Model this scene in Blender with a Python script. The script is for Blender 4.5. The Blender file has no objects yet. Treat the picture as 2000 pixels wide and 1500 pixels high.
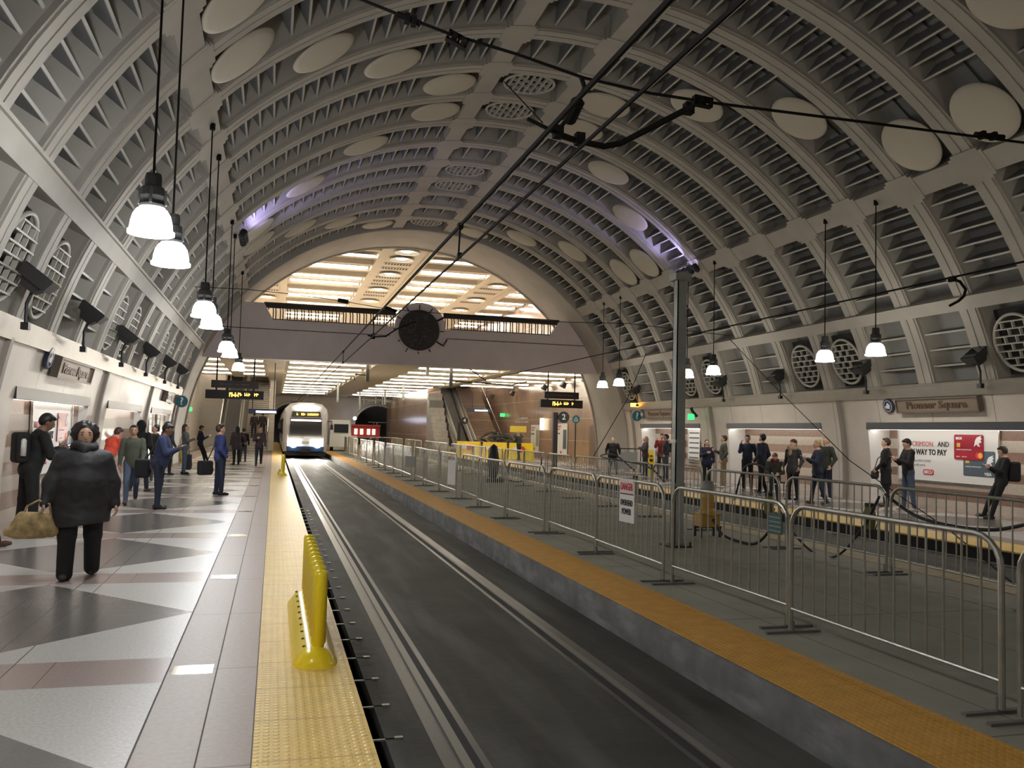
import bpy, math, random
import numpy as np
from mathutils import Matrix, Vector, Euler
random.seed(7); rng = np.random.default_rng(3)
S = bpy.context.scene
COL = S.collection
PI = math.pi
R = math.radians

# ---------------------------------------------------------------- camera
FPX, EYE = 1680.0, 1.65
cam_rows = [[0.96350946, -0.03936123, -0.26476445], [-0.26646147, -0.0469889, -0.9626995], [0.02545205, 0.9981196, -0.05576251]]
cd = bpy.data.cameras.new('camera'); cam = bpy.data.objects.new('camera', cd); COL.objects.link(cam)
cam.matrix_world = Matrix.Translation((0, 0, EYE)) @ Matrix(cam_rows).to_4x4()
cd.sensor_fit = 'HORIZONTAL'; cd.sensor_width = 36.0; cd.lens = 36.0 * FPX / 2000.0
cd.clip_start = 0.05; cd.clip_end = 400
S.camera = cam
# ---------------------------------------------------------------- world + exposure
w = bpy.data.worlds.new('world'); S.world = w; w.use_nodes = True
bg = w.node_tree.nodes['Background']; bg.inputs[0].default_value = (0.80, 0.76, 0.70, 1); bg.inputs[1].default_value = 0.25
S.view_settings.view_transform = 'Standard'; S.view_settings.look = 'None'
S.view_settings.exposure = 0.0; S.view_settings.gamma = 1.0
S.view_settings.use_curve_mapping = False
S.cycles.use_denoising = True
S.cycles.max_bounces = 6; S.cycles.diffuse_bounces = 4; S.cycles.glossy_bounces = 3
S.cycles.sample_clamp_indirect = 4.0
LAMP_L, LAMP_R, TUBE, NICHE, HEAD = 52.0, 21.0, 26.0, 6.5, 1100.0
DOWN_L, DOWN_R = 45.0, 62.0          # watts each lamp throws down from its open rim

# ---------------------------------------------------------------- the place in metres
XC, ZC, RC = 5.95, 0.53, 9.92       # circle of the vault
BAY = 1.93; RIB0 = 17.80            # rib pitch and one rib's Y
YN, YR, YE = -7.5, 37.0, 41.0       # vault start, end of the coffers, end of the smooth ring
TR = -0.19                          # track level
def P(th, y, r=RC): return (XC + r*math.cos(R(th)), y, ZC + r*math.sin(R(th)))
def mx(x): return 2*XC - x

# ---------------------------------------------------------------- materials
MATS = {}
def mat(name, col, rough=0.6, metal=0.0, emit=0.0, noise=0.0, nscale=8.0, bump=0.0, bscale=30.0, joints=None, jcol=None, spec=0.5, alpha=1.0, streak=None):
    if name in MATS: return MATS[name]
    m = bpy.data.materials.new(name); m.use_nodes = True; MATS[name] = m
    nt = m.node_tree; N = nt.nodes; L = nt.links; b = N['Principled BSDF']
    b.inputs['Base Color'].default_value = (*col, 1); b.inputs['Roughness'].default_value = rough
    b.inputs['Metallic'].default_value = metal; b.inputs['Specular IOR Level'].default_value = spec
    if emit:
        b.inputs['Emission Color'].default_value = (*col, 1); b.inputs['Emission Strength'].default_value = emit
    if alpha < 1: b.inputs['Alpha'].default_value = alpha
    out = None
    if noise or bump or joints or streak:
        g = N.new('ShaderNodeNewGeometry'); pos = g.outputs['Position']
    if noise:
        n = N.new('ShaderNodeTexNoise'); n.inputs['Scale'].default_value = nscale; n.inputs['Detail'].default_value = 6
        L.new(pos, n.inputs['Vector'])
        r = N.new('ShaderNodeValToRGB'); r.color_ramp.elements[0].position = 0.3; r.color_ramp.elements[1].position = 0.7
        lo = [max(0, c*(1-noise)) for c in col]; hi = [min(1, c*(1+noise)) for c in col]
        r.color_ramp.elements[0].color = (*lo, 1); r.color_ramp.elements[1].color = (*hi, 1)
        L.new(n.outputs['Fac'], r.inputs[0]); out = r.outputs[0]
    if streak:
        mp = N.new('ShaderNodeMapping'); mp.inputs['Scale'].default_value = streak[:3]
        L.new(pos, mp.inputs[0]); n = N.new('ShaderNodeTexNoise'); n.inputs['Scale'].default_value = 1.0; n.inputs['Detail'].default_value = 5
        L.new(mp.outputs[0], n.inputs['Vector'])
        r = N.new('ShaderNodeValToRGB'); r.color_ramp.elements[0].position = 0.48; r.color_ramp.elements[1].position = 0.72
        r.color_ramp.elements[0].color = (0, 0, 0, 1); L.new(n.outputs['Fac'], r.inputs[0])
        mi = N.new('ShaderNodeMix'); mi.data_type = 'RGBA'; L.new(r.outputs[0], mi.inputs[0])
        if out: L.new(out, mi.inputs[6])
        else: mi.inputs[6].default_value = (*col, 1)
        mi.inputs[7].default_value = (*streak[3], 1); out = mi.outputs[2]
    if joints:
        sp = N.new('ShaderNodeSeparateXYZ'); L.new(pos, sp.inputs[0])
        fac = None
        for ax, period, off, wd in joints:
            a = N.new('ShaderNodeMath'); a.operation = 'SUBTRACT'; L.new(sp.outputs[ax], a.inputs[0]); a.inputs[1].default_value = off - wd/2
            f = N.new('ShaderNodeMath'); f.operation = 'FLOORED_MODULO'; L.new(a.outputs[0], f.inputs[0]); f.inputs[1].default_value = period
            c = N.new('ShaderNodeMath'); c.operation = 'LESS_THAN'; L.new(f.outputs[0], c.inputs[0]); c.inputs[1].default_value = wd
            if fac is None: fac = c.outputs[0]
            else:
                mxx = N.new('ShaderNodeMath'); mxx.operation = 'MAXIMUM'; L.new(fac, mxx.inputs[0]); L.new(c.outputs[0], mxx.inputs[1]); fac = mxx.outputs[0]
        mi = N.new('ShaderNodeMix'); mi.data_type = 'RGBA'; L.new(fac, mi.inputs[0])
        if out: L.new(out, mi.inputs[6])
        else: mi.inputs[6].default_value = (*col, 1)
        jc = jcol or tuple(c*0.45 for c in col)
        mi.inputs[7].default_value = (*jc, 1); out = mi.outputs[2]
    if out: L.new(out, b.inputs['Base Color'])
    if bump:
        n = N.new('ShaderNodeTexNoise'); n.inputs['Scale'].default_value = bscale; n.inputs['Detail'].default_value = 5; L.new(pos, n.inputs['Vector'])
        bu = N.new('ShaderNodeBump'); bu.inputs['Strength'].default_value = bump; bu.inputs['Distance'].default_value = 0.02
        L.new(n.outputs['Fac'], bu.inputs['Height']); L.new(bu.outputs[0], b.inputs['Normal'])
    return m

CONC = mat('vault_concrete', (0.43, 0.405, 0.355), 0.62, noise=0.07, nscale=1.6)
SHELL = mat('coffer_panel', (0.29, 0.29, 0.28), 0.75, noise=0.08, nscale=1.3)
FIN = mat('fin_board_shaded', (0.15, 0.15, 0.148), 0.7)  # dark tone carries the shade of the unlit fin faces
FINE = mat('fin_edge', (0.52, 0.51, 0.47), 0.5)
WALLP = mat('wall_panel', (0.67, 0.61, 0.54), 0.45, noise=0.05, nscale=2.0, joints=[(1, BAY, 0.4, 0.018)], jcol=(0.25, 0.21, 0.18))
TRIMM = mat('brushed_trim', (0.40, 0.38, 0.34), 0.42, metal=0.7, noise=0.05, nscale=5)
GRAN_L = mat('granite_light', (0.50, 0.485, 0.46), 0.34, noise=0.16, nscale=45, joints=[(0, 1.5, -0.62, 0.012), (1, 1.85, 8.1, 0.012)])
GRAN_D = mat('granite_dark', (0.165, 0.152, 0.142), 0.24, noise=0.10, nscale=45, joints=[(0, 0.75, -0.62, 0.008), (1, 0.925, 8.1, 0.008)], jcol=(0.10, 0.09, 0.09))
GRAN_P = mat('granite_pink', (0.37, 0.285, 0.26), 0.26, noise=0.12, nscale=45, joints=[(0, 0.75, -0.62, 0.008)])
TILE_P = mat('edge_tile', (0.27, 0.205, 0.175), 0.42, noise=0.10, nscale=30, joints=[(1, 1.77, 6.23, 0.014)], jcol=(0.12, 0.09, 0.08))
PLATE = mat('polished_plate', (0.62, 0.56, 0.46), 0.12, metal=0.9)
YEL = mat('tactile_yellow', (0.80, 0.55, 0.14), 0.42, noise=0.06, nscale=6, joints=[(1, 0.61, 0.2, 0.010)], jcol=(0.42, 0.28, 0.07))
ORA = mat('tactile_amber', (0.60, 0.30, 0.035), 0.6, noise=0.10, nscale=7, joints=[(1, 0.61, 0.2, 0.008)], jcol=(0.45, 0.22, 0.02))
CONF = mat('island_concrete', (0.29, 0.28, 0.225), 0.75, noise=0.12, nscale=1.5, bump=0.15, joints=[(1, 3.05, 1.0, 0.02), (0, 1.45, 3.35+1.0, 0.015)], jcol=(0.12, 0.12, 0.10))
KERB = mat('kerb_face', (0.15, 0.15, 0.145), 0.7, noise=0.25, nscale=5.0, streak=(1.6, 1.6, 7, (0.26, 0.26, 0.26)))
TRACK = mat('track_slab', (0.045, 0.0435, 0.037), 0.68, noise=0.22, nscale=1.2, bump=0.25, bscale=12, streak=(3, 0.35, 1, (0.09, 0.088, 0.080)), spec=0.15)
TRD = mat('track_dark', (0.035, 0.034, 0.031), 0.35, noise=0.2, nscale=3)
GAPM = mat('gap_black', (0.012, 0.012, 0.012), 0.8)
RAIL = mat('rail_steel', (0.22, 0.21, 0.19), 0.45, metal=0.7)
GALV = mat('galvanised_steel', (0.43, 0.43, 0.385), 0.38, metal=0.85, noise=0.12, nscale=12)
GALD = mat('pole_steel', (0.40, 0.42, 0.39), 0.5, metal=0.5, noise=0.10, nscale=5)
BLK = mat('black_metal', (0.02, 0.02, 0.021), 0.5)
WIRE = mat('wire_dark', (0.012, 0.010, 0.009), 0.8, spec=0.2)
BRZ = mat('dark_bronze', (0.055, 0.045, 0.042), 0.45, metal=0.4)
FLOODM = mat('flood_housing', (0.055, 0.055, 0.055), 0.6)
DISCM = mat('disc_plaster', (0.56, 0.52, 0.42), 0.6, noise=0.03, nscale=1.0)
GRILM = mat('grille_cream', (0.55, 0.53, 0.47), 0.5)
DEEP = mat('recess_shade', (0.035, 0.035, 0.035), 0.9)  # near-black stands in for the shade behind grilles and in vent slots
BRIDGE = mat('bridge_panel', (0.74, 0.66, 0.66), 0.6, noise=0.05, nscale=1.0)
BROWN = mat('brown_stone', (0.34, 0.23, 0.165), 0.22, noise=0.12, nscale=1.5, joints=[(2, 1.25, 0.0, 0.05), (1, 1.6, 0.3, 0.01)], jcol=(0.48, 0.40, 0.32))
GREYST = mat('grey_stone', (0.42, 0.39, 0.35), 0.4, noise=0.12, nscale=2.0, joints=[(2, 0.3, 0.0, 0.012), (0, 0.9, 0.0, 0.012), (1, 0.9, 0, 0.012)])
LIGHTW = mat('pale_wall', (0.70, 0.63, 0.55), 0.35, noise=0.06, nscale=2.0, joints=[(2, 0.6, 0.0, 0.01), (1, 1.2, 0, 0.01)])
ST_B = mat('band_brown_stone', (0.25, 0.155, 0.115), 0.35, noise=0.15, nscale=14)
ST_L = mat('band_cream_stone', (0.52, 0.46, 0.385), 0.5, noise=0.10, nscale=20)
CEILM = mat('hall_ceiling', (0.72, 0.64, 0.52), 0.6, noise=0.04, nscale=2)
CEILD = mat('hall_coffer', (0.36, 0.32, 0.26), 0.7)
TUBEM = mat('tube_light', (1.0, 0.93, 0.80), emit=TUBE)
NTUBE = mat('niche_light', (1.0, 0.94, 0.85), emit=NICHE)
DOWNL = mat('downlight_lens', (1.0, 0.92, 0.75), emit=10)
WHITE = mat('white_paint', (0.80, 0.79, 0.77), 0.4)
FASC = mat('dark_fascia', (0.045, 0.05, 0.065), 0.4)
YPL = mat('yellow_plastic', (0.90, 0.68, 0.02), 0.22)
NAVY = mat('navy_enamel', (0.03, 0.045, 0.10), 0.3)
TEALM = mat('teal_enamel', (0.03, 0.14, 0.17), 0.3)
LTXT = mat('white_ink', (0.85, 0.85, 0.85), 0.5)
BTXT = mat('black_ink', (0.02, 0.02, 0.02), 0.5)
CRIM = mat('crimson_ink', (0.50, 0.02, 0.05), 0.4)
PINKT = mat('faded_red_ink', (0.62, 0.16, 0.18), 0.5)
SLATE = mat('slate_ink', (0.09, 0.12, 0.15), 0.4)
GOLD = mat('gold_ink', (0.80, 0.45, 0.10), 0.4)
ORL = mat('amber_led', (1.0, 0.42, 0.05), emit=7)
GRL = mat('green_exit', (0.05, 0.8, 0.2), emit=1.5)
SIGNB = mat('sign_stone', (0.24, 0.19, 0.14), 0.5, noise=0.1, nscale=20)
SIGNT = mat('sign_letter', (0.10, 0.055, 0.04), 0.5)
REDM = mat('red_paint', (0.55, 0.03, 0.03), 0.4)
GLASS_D = mat('dark_glass', (0.02, 0.022, 0.03), 0.08, spec=0.8)
STEELB = mat('stainless_panel', (0.62, 0.60, 0.57), 0.22, metal=0.9)
RUB = mat('black_rubber', (0.018, 0.018, 0.018), 0.6)

# ---------------------------------------------------------------- mesh helpers
class MB:
    def __init__(s): s.v = []; s.f = []; s.m = []
    def add(s, vs, fs, mi=0):
        o = len(s.v); s.v += [tuple(v) for v in vs]; s.f += [tuple(o+i for i in f) for f in fs]; s.m += [mi]*len(fs)
    def quad(s, a, b, c, d, mi=0): s.add([a, b, c, d], [(0, 1, 2, 3)], mi)
    def box(s, c, d, M=None, mi=0):
        x, y, z = d[0]/2, d[1]/2, d[2]/2
        vs = [Vector((sx*x, sy*y, sz*z)) for sx in (-1, 1) for sy in (-1, 1) for sz in (-1, 1)]
        if M is not None: vs = [M @ v for v in vs]
        c = Vector(c); vs = [v + c for v in vs]
        s.add(vs, [(0, 1, 3, 2), (4, 6, 7, 5), (0, 4, 5, 1), (2, 3, 7, 6), (0, 2, 6, 4), (1, 5, 7, 3)], mi)
    def bb(s, x0, x1, y0, y1, z0, z1, mi=0): s.box(((x0+x1)/2, (y0+y1)/2, (z0+z1)/2), (abs(x1-x0), abs(y1-y0), abs(z1-z0)), None, mi)
    def hexa(s, p, mi=0):  # 8 points: bottom 4 ring, top 4 ring
        s.add(p, [(3, 2, 1, 0), (4, 5, 6, 7), (0, 1, 5, 4), (1, 2, 6, 5), (2, 3, 7, 6), (3, 0, 4, 7)], mi)
    def tube(s, pts, r, n=8, mi=0, cap=True):
        pts = [Vector(p) for p in pts]; rs = r if isinstance(r, (list, tuple)) else [r]*len(pts)
        up = None; rings = []
        for i, p in enumerate(pts):
            t = (pts[min(i+1, len(pts)-1)] - pts[max(i-1, 0)]).normalized()
            if up is None:
                up = Vector((0, 0, 1)) if abs(t.z) < 0.9 else Vector((1, 0, 0))
            a = t.cross(up).normalized(); up = a.cross(t).normalized()
            rings.append([p + (a*math.cos(2*PI*k/n) + up*math.sin(2*PI*k/n))*rs[i] for k in range(n)])
        vs = [v for g in rings for v in g]; fs = []
        for i in range(len(pts)-1):
            for k in range(n):
                fs.append((i*n+k, i*n+(k+1) % n, (i+1)*n+(k+1) % n, (i+1)*n+k))
        if cap: fs += [tuple(range(n-1, -1, -1)), tuple((len(pts)-1)*n+k for k in range(n))]
        s.add(vs, fs, mi)
    def lathe(s, prof, c=(0, 0, 0), n=20, mi=0, M=None, cap=False):
        vs = []
        for r, z in prof:
            for k in range(n): vs.append(Vector((r*math.cos(2*PI*k/n), r*math.sin(2*PI*k/n), z)))
        if M is not None: vs = [M @ v for v in vs]
        c = Vector(c); vs = [v+c for v in vs]; fs = []
        for i in range(len(prof)-1):
            for k in range(n): fs.append((i*n+k, i*n+(k+1) % n, (i+1)*n+(k+1) % n, (i+1)*n+k))
        if cap: fs += [tuple(range(n-1, -1, -1)), tuple((len(prof)-1)*n+k for k in range(n))]
        s.add(vs, fs, mi)
    def prism(s, pts2, h, M, mi=0):  # polygon in local xy extruded along local z
        n = len(pts2)
        vs = [M @ Vector((x, y, 0)) for x, y in pts2] + [M @ Vector((x, y, h)) for x, y in pts2]
        s.add(vs, [tuple(range(n-1, -1, -1)), tuple(range(n, 2*n))] + [(i, (i+1) % n, n+(i+1) % n, n+i) for i in range(n)], mi)
    def build(s, name, mats, parent=None, smooth=False, loc=None):
        me = bpy.data.meshes.new(name); me.from_pydata(s.v, [], s.f)
        if not isinstance(mats, (list, tuple)): mats = [mats]
        for m in mats: me.materials.append(m)
        if len(mats) > 1: me.polygons.foreach_set('material_index', s.m)
        if smooth: me.polygons.foreach_set('use_smooth', [True]*len(me.polygons))
        me.update()
        o = bpy.data.objects.new(name, me); COL.objects.link(o)
        if parent: o.parent = parent
        if loc: o.location = loc
        return o
def tag(o, label, cat, group=None, kind=None):
    if label: o['label'] = label
    if cat: o['category'] = cat
    if group: o['group'] = group
    if kind: o['kind'] = kind
    return o
def empty(name, label, cat, loc=(0, 0, 0), rz=0, group=None):
    o = bpy.data.objects.new(name, None); COL.objects.link(o); o.location = loc; o.rotation_euler = (0, 0, rz)
    o.empty_display_size = 0.1
    return tag(o, label, cat, group)
def struct(o): o['kind'] = 'structure'; return o
def kids(o): return KID.get(o.name, [])
KID = {}
def dup(root, M=None, loc=None, rz=None, label=None, group=None):
    r = root.copy(); COL.objects.link(r)
    if M is not None: r.matrix_world = M
    if loc is not None: r.location = loc
    if rz is not None: r.rotation_euler = (0, 0, rz)
    if label: r['label'] = label
    if group: r['group'] = group
    for ch in root_children(root):
        c = ch.copy(); COL.objects.link(c); c.parent = r
        for g in root_children(ch):
            d = g.copy(); COL.objects.link(d); d.parent = c
    return r
def root_children(o): return [c for c in COL.objects if c.parent == o]
def frame(origin, xd, up):
    xd = Vector(xd).normalized(); up = Vector(up).normalized(); n = xd.cross(up)
    M = Matrix((xd, up, n)).transposed().to_4x4(); M.translation = Vector(origin); return M
def wall_frame(side, y, z, off=0.0):
    """local x runs along the wall as read from the tracks, local y up the panel, local z out of the wall"""
    th = math.asin((z-ZC)/RC); r = RC-off
    x = XC + side*r*math.cos(th); zz = ZC + r*math.sin(th)
    return frame((x, y, zz), (0, -side, 0), (-side*math.sin(th), 0, math.cos(th)))
def text(s, size, M, m, parent, name='lettering', align='LEFT', ext=0.004, sx=1.0, bold=0.0, world=True):
    cu = bpy.data.curves.new('tmp', 'FONT'); cu.body = s; cu.size = size; cu.extrude = ext; cu.align_x = align; cu.align_y = 'CENTER'; cu.offset = bold
    cu.resolution_u = 2
    to = bpy.data.objects.new('tmp', cu); COL.objects.link(to)
    dg = bpy.context.evaluated_depsgraph_get(); dg.update()
    me = bpy.data.meshes.new_from_object(to.evaluated_get(dg)); me.name = name
    bpy.data.objects.remove(to); bpy.data.curves.remove(cu)
    me.transform(Matrix.Diagonal((sx, 1, 1, 1))); me.transform(M)
    me.materials.clear(); me.materials.append(m)
    o = bpy.data.objects.new(name, me); COL.objects.link(o)
    if parent: o.parent = parent
    return o
def bars(w_, h_, M, m, parent, name='print', seed=1, rows=1, gap=0.25):
    """unreadable small lettering: short strokes in rows, centred on M"""
    r_ = random.Random(seed); q = MB()
    for k in range(rows):
        x = -w_/2; y0 = h_/2-(k+1)*h_/rows+0.12*h_/rows; hh = 0.76*h_/rows
        while x < w_/2-0.01:
            l = hh*r_.uniform(0.35, 0.8)
            if r_.random() > 0.16: 
                t_ = r_.random(); q.prism([(x, y0), (x+l*0.35, y0), (x+l*0.35, y0+hh), (x, y0+hh)], 0.004, M)
                yy = y0+hh*(0.1+0.6*t_); q.prism([(x+l*0.35, yy), (min(x+l, w_/2), yy), (min(x+l, w_/2), yy+hh*0.28), (x+l*0.35, yy+hh*0.28)], 0.004, M)
            x += l*(1+gap)
    return q.build(name, m, parent)
ORD = ['first', 'second', 'third', 'fourth', 'fifth', 'sixth', 'seventh', 'eighth', 'ninth', 'tenth', 'eleventh', 'twelfth', 'thirteenth', 'fourteenth', 'fifteenth', 'sixteenth', 'seventeenth', 'eighteenth', 'nineteenth', 'twentieth', 'twenty-first', 'twenty-second', 'twenty-third', 'twenty-fourth', 'twenty-fifth', 'twenty-sixth', 'twenty-seventh']
SIDE = {-1: 'on the near platform side', 1: 'on the far platform side'}

# ================================================================ THE SETTING
def dots(m, pitch=0.0508, rad=0.28):
    nt = m.node_tree; N = nt.nodes; L = nt.links; b = N['Principled BSDF']
    g = N.new('ShaderNodeNewGeometry'); mp = N.new('ShaderNodeMapping'); mp.vector_type = 'POINT'
    mp.inputs['Scale'].default_value = (1/pitch, 1/pitch, 0); L.new(g.outputs['Position'], mp.inputs[0])
    fr = N.new('ShaderNodeVectorMath'); fr.operation = 'FRACTION'; L.new(mp.outputs[0], fr.inputs[0])
    sb = N.new('ShaderNodeVectorMath'); sb.operation = 'SUBTRACT'; L.new(fr.outputs[0], sb.inputs[0]); sb.inputs[1].default_value = (0.5, 0.5, 0)
    ln = N.new('ShaderNodeVectorMath'); ln.operation = 'LENGTH'; L.new(sb.outputs[0], ln.inputs[0])
    mr = N.new('ShaderNodeMapRange'); L.new(ln.outputs['Value'], mr.inputs[0]); mr.inputs[1].default_value = rad+0.08; mr.inputs[2].default_value = rad-0.08
    bu = N.new('ShaderNodeBump'); bu.inputs['Strength'].default_value = 1.0; bu.inputs['Distance'].default_value = 0.004
    L.new(mr.outputs[0], bu.inputs['Height']); L.new(bu.outputs[0], b.inputs['Normal'])
dots(YEL); dots(ORA)

# ---- platform floors
YF = 88.0
def pattern_floor(name, xm):
    m = MB(); X = (lambda x: mx(x)) if xm else (lambda x: x)
    def q(x0, x1, y0, y1, mi): m.quad((X(x0), y0, 0), (X(x1), y0, 0), (X(x1), y1, 0), (X(x0), y1, 0), mi)
    k = -4
    while True:
        yb = 6.27 + 3.7*k
        if yb > 62: break
        y0, y1, y2 = yb-0.31, yb+0.31, yb+3.39
        q(-3.62, -0.62, y0, y1, 2)
        ym = (y1+y2)/2; xm_, a, b_ = -2.12, -3.62, -0.62
        m.add([(X(xm_), y1, 0), (X(b_), ym, 0), (X(xm_), y2, 0), (X(a), ym, 0)], [(0, 1, 2, 3)], 1)
        for cx, cy in ((b_, y1), (b_, y2), (a, y1), (a, y2)):
            m.add([(X(cx), cy, 0), (X(xm_), cy, 0), (X(cx), ym, 0)], [(0, 1, 2)], 0)
        q(-4.6, -3.62, y0, y2, 2)
        # polished plate in the edge tiles beside each pink band
        q(-0.59, -0.33, yb-0.14, yb+0.08, 4)
        q(-0.62, -0.04, y0, yb-0.14, 3); q(-0.62, -0.04, yb+0.08, y2, 3); q(-0.33, -0.04, yb-0.14, yb+0.08, 3); q(-0.62, -0.59, yb-0.14, yb+0.08, 3)
        k += 1
    yl = 6.27 + 3.7*(k-1) + 3.39
    q(-4.6, -0.04, yl, YF, 0)
    o = m.build(name, [GRAN_L, GRAN_D, GRAN_P, TILE_P, PLATE]); struct(o)
    return o
pattern_floor('floor', False); pattern_floor('floor', True)
for s in (0, 1):
    X = (lambda x: mx(x)-(0.28 if 0.5 < x < 0.6 else 0)) if s else (lambda x: x)
    m = MB(); m.bb(X(-0.04), X(0.57), YN-2, YF, -0.02, 0.004)
    struct(m.build('trim_%d' % (1+s), YEL))
    m = MB(); m.bb(X(-0.04), X(0.57), YN-2, YF, -0.45, -0.021); m.bb(X(-4.6), X(-0.04), YN-2, YF, -0.45, -0.04)
    struct(m.build('floor', GAPM))
    # long joint between the two edge tile rows and beside the tactile strip
    m = MB()
    for xx, wd in ((-0.305, 0.008), (-0.62, 0.010), (-0.042, 0.008), (-1.62, 0.008), (-1.82, 0.008)): m.bb(X(xx-wd/2), X(xx+wd/2), YN, YF, -0.01, 0.0012)
    struct(m.build('trim_%d' % (3+s), mat('joint_dark', (0.10, 0.085, 0.08), 0.8)))
m = MB(); m.bb(3.34, mx(3.34), YN-2, YF, -0.42, 0.0); struct(m.build('floor', CONF))
for s in (0, 1):
    X = (lambda x: mx(x)) if s else (lambda x: x)
    m = MB(); m.bb(X(3.33), X(3.96), YN-2, YF, -0.02, 0.006); struct(m.build('trim_%d' % (5+s), ORA if s == 0 else mat('island_edge', (0.40, 0.33, 0.20), 0.7, noise=0.2, nscale=3)))
    m = MB(); m.bb(X(3.30), X(3.34), YN-2, YF, -0.42, -0.002); struct(m.build('trim_%d' % (7+s), KERB))
    # track bed: slab, darker bands carrying the rails, deep gaps next to the platforms
    m = MB()
    m.bb(X(0.57), X(3.33), YN-2, 120, -0.60, -0.43, 1)
    m.bb(X(0.71) if not s else 10.85, X(3.11), YN-2, 120, -0.43, TR, 0)
    for rx in (1.10, 2.50): m.bb(X(rx-0.13), X(rx+0.13), YN-2, 120, TR-0.01, TR+0.002, 2)
    struct(m.build('floor', [TRACK, GAPM, TRD]))
    for j, rx in enumerate((1.10, 2.50)):
        m = MB(); m.bb(X(rx-0.028), X(rx+0.028), YN-2, 118, TR-0.01, TR+0.014)
        m.bb(X(rx+0.028 if rx < 2 else rx-0.028), X(rx+0.085 if rx < 2 else rx-0.085), YN-2, 118, TR-0.01, TR+0.004, 1)
        o = m.build('track_rail', [RAIL, GAPM])
        tag(o, ['steel rail nearer the walking woman, on the train track', 'steel rail nearer the amber edge, on the train track', 'steel rail nearer the far waiting passengers, on the empty track', 'steel rail nearer the fenced island, on the empty track'][2*s+j], 'rail', 'running rails')
# cable brackets poking out along the near platform edge
for i in range(26):
    m = MB(); y = 4.6+0.62*i
    m.box((0.68, y, -0.195), (0.20, 0.018, 0.010)); m.box((0.79, y, -0.186), (0.05, 0.03, 0.010))
    tag(m.build('edge_bracket', GALV), 'small steel bracket in the gap under the yellow platform edge', 'bracket', 'brackets along the near platform edge')

# ---- the vault
ceil = MB()
TH0, TH1 = 13.0, 167.0
n = 70
def arc_strip(m, r, th0, th1, y0, y1, n, mi=0, inward=True):
    for i in range(n):
        a, b = th0+(th1-th0)*i/n, th0+(th1-th0)*(i+1)/n
        m.quad(P(a, y0, r), P(a, y1, r), P(b, y1, r), P(b, y0, r), mi)
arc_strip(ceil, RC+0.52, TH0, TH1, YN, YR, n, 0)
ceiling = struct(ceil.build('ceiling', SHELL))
# a rib: stepped face, splayed sides
rib = MB(); prof = [(-0.40, 0.52), (-0.27, 0.10), (-0.27, 0.03), (-0.215, 0.03), (-0.215, 0.0), (-0.02, 0.0), (-0.02, 0.02), (0.02, 0.02), (0.02, 0.0), (0.215, 0.0), (0.215, 0.03), (0.27, 0.03), (0.27, 0.10), (0.40, 0.52)]
nr = 60
for i in range(nr):
    a, b = TH0+(TH1-TH0)*i/nr, TH0+(TH1-TH0)*(i+1)/nr
    for (y0, r0), (y1, r1) in zip(prof[:-1], prof[1:]):
        rib.quad(P(a, y0, RC+r0), P(b, y0, RC+r0), P(b, y1, RC+r1), P(a, y1, RC+r1))
rib0 = rib.build('rib', CONC, ceiling)
ribs = []; k = -13
while RIB0+BAY*k < YR-0.2:
    y = RIB0+BAY*k
    if y > YN:
        o = rib0 if not ribs else rib0.copy()
        if ribs: COL.objects.link(o)
        o.location = (0, y, 0); ribs.append(y)
    k += 1
# long beams with stepped corbels where they meet the ribs
def beam(name, a, b, r0, r1, mm, corbel=None):
    m = MB(); ns = max(1, int((b-a)/1.2))
    for i in range(ns):
        p, q = a+(b-a)*i/ns, a+(b-a)*(i+1)/ns
        m.hexa([P(p, YN, r0), P(q, YN, r0), P(q, YR, r0), P(p, YR, r0), P(p, YN, r1), P(q, YN, r1), P(q, YR, r1), P(p, YR, r1)])
    if corbel:
        for y in ribs:
            for ex, wy in corbel:
                m.hexa([P(a-ex, y-wy, r0-0.012), P(b+ex, y-wy, r0-0.012), P(b+ex, y+wy, r0-0.012), P(a-ex, y+wy, r0-0.012), P(a-ex, y-wy, r1), P(b+ex, y-wy, r1), P(b+ex, y+wy, r1), P(a-ex, y+wy, r1)])
    m.build(name, mm, ceiling)
CB = [(0.35, 0.42), (0.75, 0.33)]
for sgn in (0, 1):
    t = (lambda a: 180-a) if sgn else (lambda a: a)
    for a, b, r0, cb in ((24.7, 26.5, -0.02, None), (26.35, 26.6, -0.10, None), (40.9, 43.6, -0.01, CB), (82.2, 84.9, -0.005, CB)):
        p, q = sorted((t(a), t(b))); beam('beam', p, q, RC+r0, RC+0.52, CONC, cb)
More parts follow.
